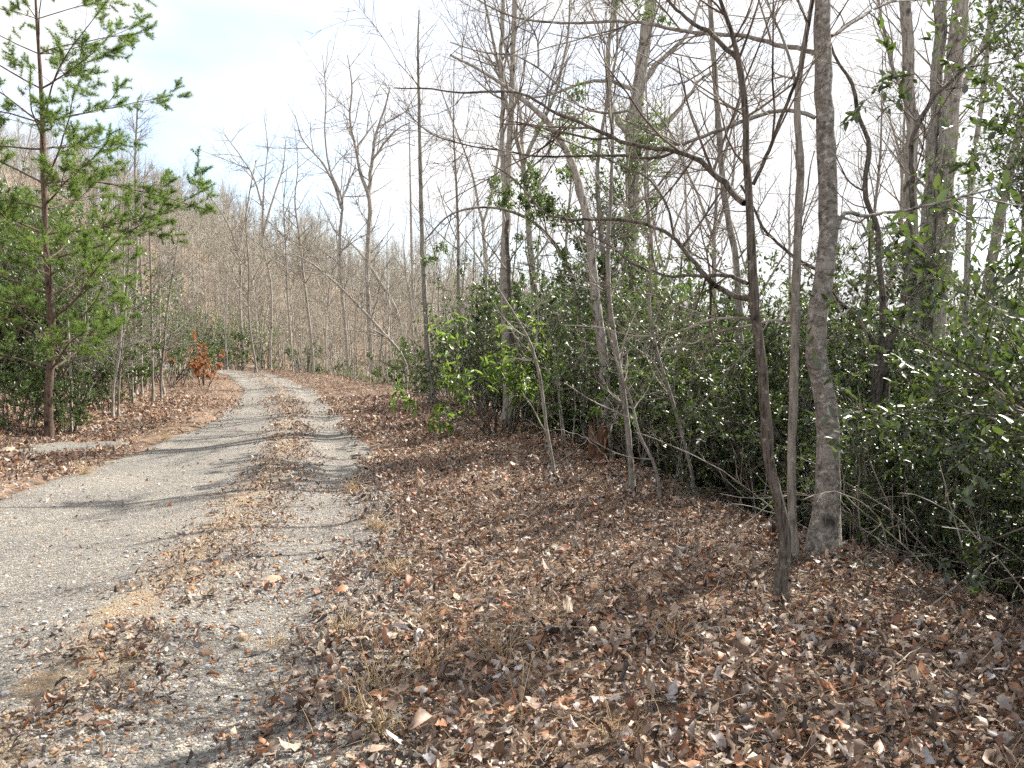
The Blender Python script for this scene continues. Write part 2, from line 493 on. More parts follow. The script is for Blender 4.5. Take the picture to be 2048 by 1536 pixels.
pc = on_ground(135, 897)
a = np.linspace(0, 6.2832, 40, endpoint=False)
PV, PF = [], []
for k, f in enumerate((0, .35, .7, .9, 1.0)):
    rr = f * (1 + .25 * np.sin(a * 3 + 1) + .12 * np.sin(a * 7))
    qx, qy = pc[0] + np.cos(a) * rr * .62, pc[1] + np.sin(a) * rr * .62 + np.cos(a) * rr * .25
    PV.append(np.stack([qx, qy, H(qx, qy) + (.045, .045, .045, .03, -.06)[k]], 1))
PV = np.concatenate(PV)
PF = np.array([(k * 40 + j, k * 40 + (j + 1) % 40, (k + 1) * 40 + (j + 1) % 40, (k + 1) * 40 + j) for k in range(4) for j in range(40)])
tag(obj("gravel_patch", mesh("gravel_patch", PV, PF, M['road'], tint=np.tile((.02, 0, 0), (len(PV), 1)))), kind="structure")

# ------------------------------------------------------------------ gravel
ICO_V = np.array([(0, 0, 1)] + [(math.cos(a) * .89, math.sin(a) * .89, .447) for a in np.arange(5) * 1.2566] +
                 [(math.cos(a + .628) * .89, math.sin(a + .628) * .89, -.447) for a in np.arange(5) * 1.2566] + [(0, 0, -1)])
ICO_F = np.array([(0, k + 1, (k + 1) % 5 + 1) for k in range(5)] + [(k + 1, k + 6, (k + 1) % 5 + 1) for k in range(5)] +
                 [((k + 1) % 5 + 1, k + 6, (k + 1) % 5 + 6) for k in range(5)] + [(11, (k + 1) % 5 + 6, k + 6) for k in range(5)])
def stones(P, size, g, flat=.6, jit=.22):
    n = len(P)
    V = ICO_V[None] * (1 + g.normal(0, jit, (n, 12, 1)))
    V = V * np.stack([g.uniform(.7, 1.3, n), g.uniform(.6, 1.0, n), g.uniform(.4, .8, n) * flat / .6], 1)[:, None, :]
    a = g.uniform(0, 6.28, n); c, s = np.cos(a)[:, None], np.sin(a)[:, None]
    V = np.stack([V[..., 0] * c - V[..., 1] * s, V[..., 0] * s + V[..., 1] * c, V[..., 2]], -1)
    V = V * np.asarray(size)[:, None, None] * .5 + P[:, None, :]
    F = (np.arange(n) * 12)[:, None, None] + ICO_F[None]
    return V.reshape(-1, 3), F.reshape(-1, 3)
g = np.random.default_rng(11)
n = 21000
py = 1.6 + 8.6 * g.random(n) ** 1.35
ps = np.where(g.random(n) < .55, g.normal(.7, .65, n), g.uniform(-3.0, 1.7, n))
px = xc(py) + ps
keep = (ps > -3) & (ps < 2.1) & (g.random(n) < .35 + .65 * fbm(px * 1.1, py * 1.1, 41))
px, py, ps = px[keep], py[keep], ps[keep]
sz = np.clip(g.lognormal(math.log(.013), .42, len(px)), .006, .04)
V, F = stones(np.stack([px, py, H(px, py) + .012 + sz * .12], 1), sz, g)
pal = np.array([(.36, .36, .37), (.26, .26, .27), (.46, .44, .41), (.20, .19, .19), (.40, .33, .25), (.52, .51, .50), (.34, .17, .07), (.30, .22, .15), (.42, .40, .42)])
orange = np.clip(.05 + .25 * np.exp(-((ps - .1) / .5) ** 2), 0, 1)
ci = np.where(g.random(len(px)) < orange, 6, g.integers(0, 9, len(px)))
tc = pal[ci] * g.uniform(.8, 1.2, (len(px), 1))
tag(obj("gravel", mesh("gravel", V, F, M['pebble'], False, per_leaf(tc, 12))), "loose grey and orange gravel scattered over the wheel ruts", "gravel", kind="stuff")

# ------------------------------------------------------------------ fallen leaves
PAL = np.array([(.165, .112, .084), (.275, .198, .150), (.385, .292, .225), (.24, .203, .182), (.34, .168, .092), (.50, .39, .29), (.065, .050, .044), (.38, .355, .35), (.22, .105, .066), (.30, .255, .235)])
PW = np.array([.17, .19, .13, .10, .13, .07, .10, .03, .06, .05])
PW = PW / PW.sum()
PROF = [np.array([.10, .80, .42, 1.0, .45, .85, .05]), np.array([.08, .62, .95, 1.0, .82, .48, .03]), np.array([.12, .95, .50, 1.0, .62, .34, .02]), np.array([.10, .70, .40, .95, .50, .95, .10])]
def curled(P, L, rows_n, g, tilt=.55, wr=.66):
    """curled dead leaves: rows_n x 3 vertices each"""
    n = len(P)
    u = np.linspace(0, 1, rows_n)
    prof = np.array([np.interp(u, np.linspace(0, 1, 7), p) for p in PROF])[g.integers(0, 4, n)]
    w = prof * wr * g.uniform(.7, 1.15, (n, 1)) * .5
    side = prof * 0 + 1
    k1 = g.choice([-1, 1], (n, 1)) * np.clip(g.normal(1.6, .8, (n, 1)), .08, 3.0)
    k2 = g.normal(0, 1.3, (n, 1)) + 1e-3
    tw = g.normal(0, 1.2, (n, 1))
    V = np.zeros((n, rows_n, 3, 3))
    for c, v in enumerate((-1, 0, 1)):
        th = k1 * v
        yy = np.sin(th) / k1 * w * np.where(v == 0, 1, g.uniform(.75, 1.15, (n, rows_n)))
        zz = (1 - np.cos(th)) / k1 * w
        a = k2 * (u[None] - .5)
        xx = np.sin(a) / k2
        zb = (1 - np.cos(a)) / k2
        t = tw * (u[None] - .5)
        V[:, :, c, 0] = xx - np.sin(a) * zz
        V[:, :, c, 1] = yy * np.cos(t) - zz * np.sin(t)
        V[:, :, c, 2] = zb + np.cos(a) * zz * np.cos(t) + yy * np.sin(t)
    V = V.reshape(n, -1, 3) + g.normal(0, .03, (n, rows_n * 3, 3))
    V = V * np.asarray(L)[:, None, None]
    # random orientation: yaw, then tilt about a random horizontal axis
    ax = g.normal(0, tilt, n); ay = g.normal(0, tilt, n); az = g.uniform(0, 6.283, n)
    def rot(V, a, i, j):
        c, s = np.cos(a)[:, None], np.sin(a)[:, None]
        W = V.copy(); W[..., i] = V[..., i] * c - V[..., j] * s; W[..., j] = V[..., i] * s + V[..., j] * c
        return W
    V = rot(rot(rot(V, ax, 1, 2), ay, 0, 2), az, 0, 1)
    V[..., 2] -= V[..., 2].min(1, keepdims=True) * .8
    V = V + P[:, None, :]
    m = rows_n * 3
    q = []
    for r in range(rows_n - 1):
        for c in range(2): q.append((r * 3 + c, r * 3 + c + 1, r * 3 + c + 4, r * 3 + c + 3))
    F = (np.arange(n) * m)[:, None, None] + np.array(q)[None]
    return V.reshape(-1, 3), F.reshape(-1, 4), m

def cover(x, y):
    """how thickly leaves lie: shoulder and banks full, crown of the track in drifts, ruts nearly bare"""
    s = x - xc(y)
    nz = fbm(x * .9, y * .9, 51); nf = fbm(x * 2.6, y * 2.6, 57)
    edge_r = np.interp(y, [0, 3.2, 5, 8, 12, 30], [1.25, 1.15, .88, .92, 1.08, 1.05])
    right = sstep(-.25, .55, s - edge_r + (nz - .5) * 1.3) * (1 - .6 * sstep(.5, .35, nf) * (1 - sstep(1.4, 2.2, s)) if False else 1)
    right = np.maximum(right, .8 * sstep(.56, .68, nf) * sstep(.2, .7, s) * (1 - sstep(5.5, 8, y)))
    left = sstep(-.1, .8, -s - np.interp(y, [0, 9, 11.6, 15, 18, 23, 40], [2.75, 2.65, 2.2, 1.75, 1.5, 1.3, 1.3]) + (nz - .5) * 1.5) * (.55 + .45 * sstep(.4, .55, nf))
    crown = np.exp(-((s - .12) / .40) ** 2) * sstep(.36, .50, nz * .4 + nf * .6 - .02 * (1 - sstep(4, 7, y))) * np.interp(y, [0, 5, 8], [1.1, 1.2, 1.4])
    far = .9 * sstep(13, 26, y) * (1 - .98 * np.exp(-((s - .8) / .42) ** 2)) * (1 - .97 * np.exp(-((s + .9) / .36) ** 2))
    left = left * (1 - .93 * np.exp(-((x - pc[0]) / .6) ** 2 - ((y - pc[1]) / .6) ** 2))
    stray = .012 + .05 * sstep(.55, .7, nf)
    return np.clip(np.maximum.reduce([right, left, crown, far, stray + 0 * x]), 0, 1)
def scatter(x0, x1, y0, y1, dens, g, wedge=True):
    n = int((x1 - x0) * (y1 - y0) * dens)
    x, y = g.uniform(x0, x1, n), g.uniform(y0, y1, n)
    k = g.random(n) < cover(x, y)
    if wedge: k &= (np.abs(x) < y * .68 + 1.2)
    k &= (x - xc(y) - edge(y)) < 1.9
    return x[k], y[k]
g = np.random.default_rng(23)
LV, LF, LC, base = [], [], [], 0
for (x0, x1, y0, y1, dens, rn, l0) in [(-5, 5.2, 2.0, 4.4, 1050, 6, .055), (-8, 6.5, 4.4, 8, 900, 4, .055), (-13, 7.5, 8, 14, 500, 3, .062), (-20, 8, 14, 24, 220, 3, .085), (-38, 6, 24, 54, 80, 2, .12)]:
    x, y = scatter(x0, x1, y0, y1, dens, g)
    s = x - xc(y)
    L = l0 * np.clip(g.lognormal(0, .32, len(x)), .45, 1.9)
    L = np.where((s < 1.0) & (s > -2.4), L * .72, L)
    z = H(x, y) + g.random(len(x)) * .045 * np.clip(cover(x, y), .1, 1)
    V, F, m = curled(np.stack([x, y, z], 1), L, rn, g)
    pw = fbm(x * .7, y * .7, 61)
    ci = g.choice(len(PAL), len(x), p=PW)
    red = g.random(len(x)) < sstep(7, 14, y) * .45
    ci = np.where(red, g.choice([4, 1, 2, 8, 5], len(x)), ci)
    c = PAL[ci] * g.uniform(.75, 1.25, (len(x), 1))
    LV.append(V); LF.append(F + base); LC.append(per_leaf(c, m)); base += len(V)
tag(obj("leaf_litter", mesh("leaf_litter", np.concatenate(LV), np.concatenate(LF), M['litter'], True, np.concatenate(LC))),
    "thick brown and grey drift of dead leaves over shoulder, banks and track crown", "leaf litter", kind="stuff")

# the nearest leaves one can pick out singly
g = np.random.default_rng(29)
leaf_me = []
for k in range(12):
    V, F, m = curled(np.zeros((1, 3)), np.array([1.0]), 7, g, .12, .85)
    me = mesh("fallen_leaf", V, F, M['leaf1'], True); leaf_me.append(me)
cnt = 0
while cnt < 300:
    x, y = g.uniform(-2.2, 3.0), 2.6 + 3.4 * g.random() ** 1.3
    if abs(x) > y * .66 or g.random() * .9 + .35 > float(cover(np.array([x]), np.array([y]))[0]): continue
    o = obj("fallen_leaf", leaf_me[g.integers(12)], ground)
    o.location = (x, y, float(H(x, y)) + g.uniform(.025, .055))
    o.rotation_euler = (g.normal(0, .16), g.normal(0, .16), g.uniform(0, 6.28))
    s = float(np.clip(g.lognormal(math.log(.078), .25), .05, .13)); o.scale = (s, s, s)
    c = PAL[g.choice(len(PAL), p=PW)] * g.uniform(.85, 1.3); o.color = (*[float(v) for v in c], 1)
    cnt += 1

# ------------------------------------------------------------------ bare trees
ORD = "first second third fourth fifth sixth seventh eighth ninth tenth eleventh twelfth thirteenth fourteenth fifteenth sixteenth seventeenth eighteenth nineteenth twentieth".split()
ORD += ["twenty-" + w for w in ORD[:9]] + ["thirtieth"] + ["thirty-" + w for w in ORD[:9]] + ["fortieth"] + ["forty-" + w for w in ORD[:9]]
def spline(pts, n):
    pts = np.asarray(pts, float)
    t = np.concatenate([[0], np.cumsum(np.linalg.norm(np.diff(pts[:, :3], axis=0), axis=1))])
    u = np.linspace(0, t[-1], n)
    m = np.gradient(pts, t, axis=0)
    i = np.clip(np.searchsorted(t, u, 'right') - 1, 0, len(t) - 2)
    h = (t[i + 1] - t[i])[:, None]; f = ((u - t[i]) / (t[i + 1] - t[i]))[:, None]
    return (pts[i] * (1 + 2 * f) * (1 - f) ** 2 + m[i] * h * f * (1 - f) ** 2 + pts[i + 1] * f * f * (3 - 2 * f) + m[i + 1] * h * f * f * (f - 1))

TW = [dict(dens=5.2, ang=48, len=.95, n=7, wig=.12, trop=.045, k=4, rr=.62, rmax=.008, t0=.08, tap=.5, flat=.7),
      dict(dens=9.0, ang=47, len=.40, n=5, wig=.15, trop=.035, k=3, rr=.62, t0=.1, tap=.4),
      dict(dens=9.0, ang=45, len=.16, n=3, wig=.12, trop=.02, k=3, rr=.72, tap=.3)]
def scaled(P, sl, sd=1.0, top=None):
    Q = [dict(q) for q in P]
    for q in Q: q['len'] *= sl; q['dens'] *= sd / sl; q['rmax'] = q.get('rmax', 9) * max(1, sl) * (1.2 if sl > 1.9 else 1)
    if top: Q[0].update(top)
    return Q
def hero(name, label, cat, path=None, d=None, bark='grey', twig='twig', limbs=(), P=TW, k=10, seed=1, t0=.3, group=None, flare=1.0, rough=.05, limbP=None, rmin=.0019, extra=None, wscale=1.0):
    """a tree whose trunk and main branches follow the photograph: path = (x, y, width) in pixels, d = metres ahead"""
    g = np.random.default_rng(seed)
    if d is None:
        b = on_ground(path[0][0], path[0][1]); d = b[1]
    near = lambda Q: [dict(q, rmin=max(rmin, .00008 * d)) for q in Q] if Q else Q
    P, limbP = near(P), near(limbP)
    pts = []
    for q in path:
        dd = q[3] if len(q) > 3 else 0
        p = at(q[0], q[1], d + dd); pts.append((*p, q[2] * wscale * .5 * (d + dd) / FPX))
    pts = np.array(pts)
    zb = float(H(pts[0, 0], pts[0, 1]))
    if pts[0, 2] > zb + .03: pts = np.concatenate([[[pts[0, 0], pts[0, 1], zb, pts[0, 3] * 1.1]], pts])
    else: pts[0, 2] = zb
    base = pts[0, :3].copy()
    pts = np.concatenate([[pts[0] + np.array([0, 0, -.12, pts[0, 3] * .15])], pts])
    L = np.linalg.norm(np.diff(pts[:, :3], axis=0), axis=1).sum()
    C = spline(pts, int(max(12, min(60, L / .12))))
    tp, tr = C[:, :3], np.maximum(C[:, 3], .003)
    h = tp[:, 2] - base[2]
    tr = tr * (1 + .55 * flare * np.exp(-np.maximum(h, 0) / (tr[0] * 2.2 + .02)))
    tr = tr * (1 + g.normal(0, rough, len(tr)))
    tp[:, :2] += g.normal(0, .06, (len(tp), 2)) * tr[:, None]
    t = thing(name, base, label, cat, group)
    V, F = tubes([(tp, tr, k)])
    if k >= 8:   # uneven girth
        V = V + (V - np.repeat(tp, k, 0)) * (.22 * (fbm(V[:, 2] * 3.1 + V[:, 0] * 30, V[:, 1] * 30, 5) - .5))[:, None]
    obj("trunk", mesh("trunk", V, F, M[bark], off=base), t)
    crown = []
    for lm in limbs:
        lp = []
        for i, q in enumerate(lm[0]):
            dd = q[2] if len(q) > 2 else lm[3] * i / (len(lm[0]) - 1) if len(lm) > 3 else 0
            lp.append(at(q[0], q[1], d + dd))
        lp = np.array(lp)
        C2 = spline(lp, max(8, len(lp) * 3))
        w0, w1 = lm[1] * .5 * d / FPX, lm[2] * .5 * d / FPX
        lr = np.linspace(w0, w1, len(C2)) * (1 + g.normal(0, .04, len(C2)))
        C2 = C2 + g.normal(0, .25, C2.shape) * lr[:, None]
        V, F = tubes([(C2, lr, 6)])
        obj("branch", mesh("branch", V, F, M[lm[4] if len(lm) > 4 else bark], off=base), t)
        sprout(crown, C2, lr, 0, g, limbP or P, .08)
    if P: sprout(crown, tp, tr, 0, g, P, t0)
    if extra: extra(crown, tp, tr, g, t, base)
    if crown:
        V, F = tubes(crown)
        obj("crown", mesh("crown", V, F, M[twig], off=base), t)
    return t

# --- the row of trees at the shoulder's edge
T1P = scaled(TW, 1.15, 1.05)
T1T = scaled(TW, .8, .5)
hero("slender_tree", "slender dark-barked tree with crooked base rising from the leaves nearest the camera", "tree",
     wscale=.86, path=[(1562, 1205, 27), (1566, 1140, 25), (1572, 1075, 27), (1556, 1000, 27), (1540, 930, 25), (1531, 800, 24), (1520, 700, 23), (1508, 600, 22), (1504, 500, 20), (1500, 410, 18), (1494, 330, 16),
      (1488, 190, 15), (1477, 118, 13), (1464, 65, 10), (1440, 0, 8), (1415, -90, 6), (1400, -200, 4)], bark='dark', twig='twig_dark', P=T1T, limbP=T1P, seed=3, k=14, t0=.62, flare=1.5,
     limbs=[([(1491, 407), (1474, 393), (1450, 369), (1420, 342), (1392, 318), (1350, 303), (1275, 292), (1214, 270), (1163, 246), (1111, 225), (1060, 195), (1036, 185), (992, 183), (923, 186), (862, 178), (787, 176)], 13, 3, 1.3),
            ([(1350, 303, .5), (1313, 316, .5), (1248, 311, .6), (1128, 313, .8), (1060, 311, 1), (1009, 301, 1.1), (934, 290, 1.2), (855, 263, 1.4), (815, 225, 1.5)], 7, 2.5),
            ([(1476, 120), (1450, 96), (1427, 72), (1389, 48), (1369, 34), (1340, 5), (1300, -50), (1240, -90)], 11, 4, .5),
            ([(1502, 592), (1485, 596), (1464, 589), (1433, 572), (1409, 551), (1382, 517), (1350, 478), (1299, 451), (1231, 439), (1180, 439), (1128, 437), (1091, 427), (1060, 393), (1030, 360), (985, 330)], 12, 3, 1.0),
            ([(1495, 568), (1450, 551), (1416, 553), (1375, 550), (1343, 553), (1302, 541), (1260, 524), (1233, 500), (1180, 470), (1120, 430)], 9, 3, .8),
            ([(1507, 369), (1533, 314), (1553, 260), (1574, 205), (1597, 150), (1615, 68), (1625, 0), (1640, -80)], 8, 4, -.4),
            ([(1512, 640), (1460, 635), (1420, 640), (1380, 655), (1330, 668), (1270, 672), (1200, 655), (1120, 650)], 6, 2, .5, 'twig_pale'),
            ([(1350, 478, .3), (1330, 400, .35), (1300, 360, .4), (1240, 330, .5), (1150, 290, .7), (1060, 250, .9)], 6, 2)])
hero("straight_sapling", "thin straight grey sapling between the crooked dark tree and the lichen-banded trunk", "tree",
     [(1586, 1122, 19), (1584, 1000, 18), (1583, 900, 17), (1588, 760, 17), (1590, 640, 17), (1593, 525, 16), (1600, 330, 15), (1595, 200, 13), (1605, 110, 11), (1625, 0, 9), (1640, -120, 7)], bark='grey', P=T1T, limbP=T1P, seed=4, k=10, t0=.55,
     limbs=[([(1597, 200), (1575, 100), (1545, 30), (1520, -40)], 7, 3, .3)])
hero("lichen_banded_tree", "stout grey trunk ringed with pale lichen bands at the edge of the shoulder", "tree",
     [(1650, 1108, 52), (1652, 1040, 50), (1655, 980, 48), (1657, 900, 47), (1655, 840, 46), (1648, 780, 45), (1634, 715, 42), (1634, 660, 42), (1640, 600, 42), (1652, 520, 40), (1656, 430, 39), (1655, 350, 38), (1648, 200, 36), (1645, 60, 34), (1645, -60, 30), (1640, -300, 24), (1640, -600, 14)],
     bark='beech', P=scaled(TW, 1.6, .5), limbP=T1P, seed=5, k=18, t0=.6, rough=.015, flare=1.3, wscale=.92,
     limbs=[([(1632, 236), (1587, 222), (1553, 222), (1502, 236), (1450, 256), (1400, 275), (1348, 289), (1306, 256), (1262, 224), (1210, 226), (1173, 219), (1128, 181), (1077, 137), (1029, 111), (975, 106), (900, 85)], 9, 2.5, 1.2),
            ([(1262, 224, .75), (1275, 143, .7), (1299, 68, .6), (1320, 0, .5), (1335, -60, .5)], 5, 3),
            ([(1077, 137, 1.0), (1075, 82, 1.0), (1029, 0, 1.0), (1010, -50, 1.0)], 5, 3),
            ([(1632, 106), (1587, 96), (1553, 89), (1505, 75), (1433, 68), (1348, 60), (1300, 48), (1231, 43), (1163, 46), (1094, 44), (1043, 38), (992, 20), (947, -5), (880, -30)], 10, 3, 1.0),
            ([(1673, 458), (1690, 425), (1724, 431), (1758, 427), (1803, 422), (1880, 405), (1960, 385), (2060, 360)], 9, 4, .5),
            ([(1662, 72), (1707, 44), (1751, 17), (1800, -5)], 8, 4, .6),
            ([(1640, 645), (1590, 648), (1550, 640), (1500, 650), (1440, 665), (1380, 690), (1320, 700)], 7, 2.5, .4, 'twig_pale'),
            ([(1670, 640), (1690, 625), (1705, 620), (1730, 660), (1738, 700)], 6, 3, .3, 'twig_pale')])
hero("forked_tree", "dark tree forking low into a wide fan in front of the hollies", "tree",
     [(1752, 880, 20), (1752, 800, 20), (1757, 740, 24), (1762, 700, 16), (1766, 640, 13), (1764, 580, 12), (1758, 525, 11), (1755, 455, 11), (1731, 393, 10), (1731, 359, 10), (1738, 287, 9), (1717, 232, 8), (1703, 164, 7), (1673, 120, 5), (1650, 40, 4)],
     d=8.6, bark='dark', twig='twig_dark', P=T1T, limbP=T1P, seed=6, k=10, t0=.5,
     limbs=[([(1775, 900), (1771, 840), (1772, 780), (1768, 720)], 15, 13),
            ([(1762, 730), (1780, 690), (1800, 640), (1808, 580), (1812, 525), (1826, 410), (1823, 342), (1826, 273), (1847, 232), (1864, 198), (1895, 171), (1929, 137), (1980, 85), (2048, 10), (2090, -40)], 14, 5, .4),
            ([(1758, 705), (1738, 671), (1710, 637), (1669, 592), (1640, 545), (1601, 523), (1553, 482), (1526, 455), (1509, 420), (1480, 370)], 11, 4, -.2),
            ([(1735, 385), (1700, 365), (1680, 330), (1660, 280)], 4, 2, .2)])
hero("clustered_tree", "tall grey tree with three stems rising from one foot above the hollies", "tree",
     [(1868, 760, 46), (1870, 600, 44), (1884, 500, 40), (1893, 330, 36), (1903, 180, 34), (1922, 0, 31), (1935, -150, 24), (1950, -400, 14)], d=11.5, bark='pale', P=scaled(TW, 1.5, .6), limbP=scaled(TW, 1.5, .6), seed=7, k=12, t0=.5,
     limbs=[([(1862, 700), (1860, 550), (1862, 420), (1865, 300), (1875, 150), (1882, 0), (1890, -150)], 27, 20, .3),
            ([(1850, 720), (1822, 560), (1815, 420), (1822, 250), (1815, 100), (1808, 0), (1800, -140)], 27, 20, -.3)])
hero("leaning_tree", "grey tree leaning outward beyond the hollies at the frame's edge", "tree",
     [(1960, 700, 22), (1984, 520, 20), (2008, 390, 19), (2030, 300, 18), (2052, 220, 17), (2100, 60, 13), (2130, -80, 8)], d=13, bark='grey', P=scaled(TW, 1.5, .6), seed=8, k=9, t0=.4)
hero("thin_tree", "thin pale stem just beside the three-stemmed grey tree", "tree",
     [(1925, 700, 13), (1935, 520, 12), (1945, 330, 11), (1968, 180, 9), (1978, 50, 8), (1985, -100, 5)], d=12.5, bark='pale', P=scaled(TW, 1.5, .6), seed=9, k=8, t0=.4)
hero("broad_tree", "thick pale tree with spreading limbs standing well behind the shoulder", "tree",
     [(1258, 720, 32), (1260, 520, 30), (1264, 400, 29), (1268, 260, 28), (1284, 130, 26), (1302, 0, 22), (1310, -120, 17), (1320, -260, 10)], d=19, bark='pale', P=scaled(TW, 2.4, .75), limbP=scaled(TW, 2.2, .75), seed=10, k=10, t0=.45,
     limbs=[([(1286, 165), (1310, 130), (1340, 105), (1380, 60), (1400, 0)], 13, 5, 1), ([(1270, 290), (1310, 265), (1350, 230), (1400, 160), (1450, 130)], 11, 4, 2),
            ([(1268, 280), (1230, 230), (1215, 150), (1222, 60), (1235, 0), (1240, -80)], 15, 7, 1), ([(1266, 180), (1230, 165), (1170, 165), (1100, 190), (1040, 200)], 9, 3, 1)])
hero("double_stemmed_tree", "tree with two parallel pale stems parting halfway up, left of the broad tree", "tree",
     [(1016, 790, 20), (1013, 690, 19), (1010, 600, 19), (1010, 500, 19), (1014, 400, 18), (1018, 300, 13), (1024, 200, 12), (1026, 100, 11), (1030, 0, 10), (1032, -100, 7)], d=16, bark='pale', P=scaled(TW, 2.0, .8), limbP=scaled(TW, 2, .8), seed=11, k=10, t0=.4,
     limbs=[([(1012, 380), (1004, 300), (1005, 200), (1003, 100), (1006, 0), (1004, -100)], 12, 8, .2), ([(1028, 705), (1022, 620), (1018, 568), (1014, 500), (1016, 440)], 10, 8, -.5, 'dark')])
hero("arching_tree", "grey trunk above the rotten stump, arching over towards the road as it climbs", "tree",
     [(1214, 880, 23), (1212, 800, 22), (1206, 705, 21), (1192, 602, 20), (1182, 500, 19), (1170, 420, 17), (1132, 300, 14), (1092, 240, 12), (1040, 195, 9), (960, 140, 6), (900, 110, 4)], d=11.2, bark='pale', P=scaled(TW, 1.7, 1.0), seed=12, k=10, t0=.3)
# --- saplings on the lip of the bank
hero("pale_sapling", "pale sapling on the lip of the bank right of the rotten stump", "sapling",
     [(1264, 985, 13), (1247, 790, 11), (1233, 705, 10), (1219, 602, 9), (1216, 500, 8), (1222, 380, 7), (1225, 250, 6), (1218, 120, 5), (1225, 0, 3)], bark='grey', twig='twig', P=scaled(TW, 1.0, .9), seed=13, k=8, t0=.2)
hero("whip_sapling", "whip-thin pale sapling leaning towards the road before the bright green bush", "sapling",
     [(1108, 950, 8), (1093, 859, 7), (1076, 739, 6.5), (1059, 684, 6), (1025, 623, 5), (990, 568, 4), (953, 510, 3), (910, 450, 2)], bark='grey', twig='twig_pale', P=scaled(TW, .9, .9), seed=14, k=7, t0=.15)
hero("pole_sapling", "tall pole-straight sapling with pointed top where the shoulder narrows", "sapling",
     [(867, 811, 12), (857, 722, 11), (850, 602, 10), (845, 500, 9), (841, 350, 8), (838, 200, 6), (836, 90, 4), (838, 20, 2)], bark='grey', P=scaled(TW, 1.2, .7), seed=15, k=8, t0=.3)
hero("bent_sapling", "sapling bending over the road just past the pole-straight one", "sapling",
     [(813, 782, 8), (809, 705, 8), (792, 620, 7), (758, 561, 6), (720, 505, 4), (670, 460, 2)], bark='pale', twig='twig_pale', P=scaled(TW, 1.8, .9), seed=16, k=7, t0=.2)
hero("upright_sapling", "upright pale sapling beside the one bending over the road", "sapling",
     [(835, 786, 8), (828, 691, 7), (825, 568, 6), (822, 440, 5), (820, 330, 3), (818, 240, 2)], bark='pale', twig='twig_pale', P=scaled(TW, 1.8, .8), seed=17, k=7, t0=.2)
hero("crooked_sapling", "crooked thin sapling on the lip between stump and dark slender tree", "sapling",
     [(1390, 998, 8), (1366, 876, 7), (1336, 773, 7), (1312, 695, 6), (1298, 602, 6), (1305, 500, 5), (1290, 380, 4), (1296, 250, 3), (1285, 120, 2)], bark='grey', twig='twig_pale', P=scaled(TW, .9, .9), seed=18, k=7, t0=.15)
hero("low_sapling", "short leaning whip just left of the crooked thin sapling", "sapling",
     [(1320, 1003, 7), (1308, 927, 6.5), (1281, 876, 6), (1262, 800, 5), (1235, 730, 4), (1215, 660, 3)], bark='grey', twig='twig_pale', P=scaled(TW, .8, .9), seed=19, k=7, t0=.15)
hero("back_trunk", "straight grey trunk seen close behind the crooked dark tree", "tree",
     [(1500, 870, 15), (1484, 760, 15), (1478, 640, 15), (1472, 520, 14), (1450, 400, 13), (1438, 260, 12), (1430, 150, 11), (1420, 0, 9), (1412, -120, 6)], d=10.5, bark='grey', P=scaled(TW, 1.4, .7), seed=20, k=8, t0=.35)
# --- trees around the far bend of the track
FAR = scaled(TW, 3.2, .95)
for nm, lb, path, dd, bk, lim in [
    ("bend_tree", "forked tree at the bend whose two limbs open into a tall V", [(740, 660, 16), (734, 560, 15), (737, 470, 14), (738, 394, 13), (722, 350, 11), (712, 300, 8), (700, 240, 7), (704, 170, 5), (695, 110, 3)], 44, 'pale',
     [([(738, 400), (742, 330), (752, 270), (770, 215), (780, 175)], 9, 3, 1), ([(712, 300), (735, 265), (755, 240)], 5, 2, 1), ([(745, 320), (770, 285), (800, 255), (820, 245)], 5, 2, -1)]),
    ("bend_tree", "dark straight tree at the bend with a narrow forked top", [(696, 738, 10), (690, 643, 9), (681, 555, 9), (680, 467, 9), (684, 400, 8), (660, 340, 6), (650, 270, 5), (652, 190, 4), (645, 110, 2)], 43, 'pale',
     [([(682, 415), (664, 360), (640, 320), (606, 280), (590, 230)], 6, 2, 1), ([(684, 400), (700, 360), (712, 330)], 5, 2, 1)]),
    ("bend_tree", "trunk at the bend with crown parting in a wide fan, half way to the pine", [(541, 700, 8), (543, 643, 7), (540, 555, 7), (527, 496, 6), (526, 409, 6), (530, 350, 4), (535, 300, 3), (528, 230, 2)], 50, 'whitish',
     [([(526, 420), (510, 360), (480, 310), (450, 270)], 5, 2, 1), ([(526, 470), (545, 400), (565, 340), (572, 280)], 5, 2, 1)]),
    ("bend_tree", "tree at the bend curving up behind the rust-leaved oak", [(485, 700, 9), (480, 602, 8), (479, 520, 8), (467, 476, 6), (458, 452, 6), (432, 409, 4), (400, 370, 3), (380, 340, 2)], 54, 'pale', [([(478, 500), (490, 440), (500, 380), (512, 320)], 4, 2, 1)]),
    ("bend_tree", "short-boled tree at the track's vanishing end", [(512, 740, 9), (502, 672, 7), (497, 614, 6), (498, 540, 5), (492, 450, 4), (494, 380, 2)], 47, 'grey', []),
    ("bend_tree", "pale thin trunk at the bend, bright against the far slope", [(586, 746, 7), (581, 672, 7), (575, 584, 6), (572, 500, 5), (568, 400, 4), (575, 330, 2)], 45, 'pale', []),
    ("bend_tree", "sturdy brown trunk left of the dark straight tree at the bend", [(626, 725, 10), (617, 628, 9), (606, 540, 8), (600, 480, 7), (590, 400, 5), (596, 330, 3), (590, 260, 2)], 46, 'pale', []),
    ("bend_tree", "tree leaning far over towards the track at the bend", [(812, 730, 10), (760, 658, 9), (719, 614, 8), (681, 575, 7), (622, 526, 5), (580, 505, 3)], 31, 'pale', []),
]:
    hero(nm, lb, "tree", path, d=dd, bark=bk, twig='twig_pale', limbs=lim, P=FAR, limbP=FAR, seed=len(lb) * 7 + dd, k=7, t0=.3, wscale=.62, rough=.02, group="trees round the far bend of the track")
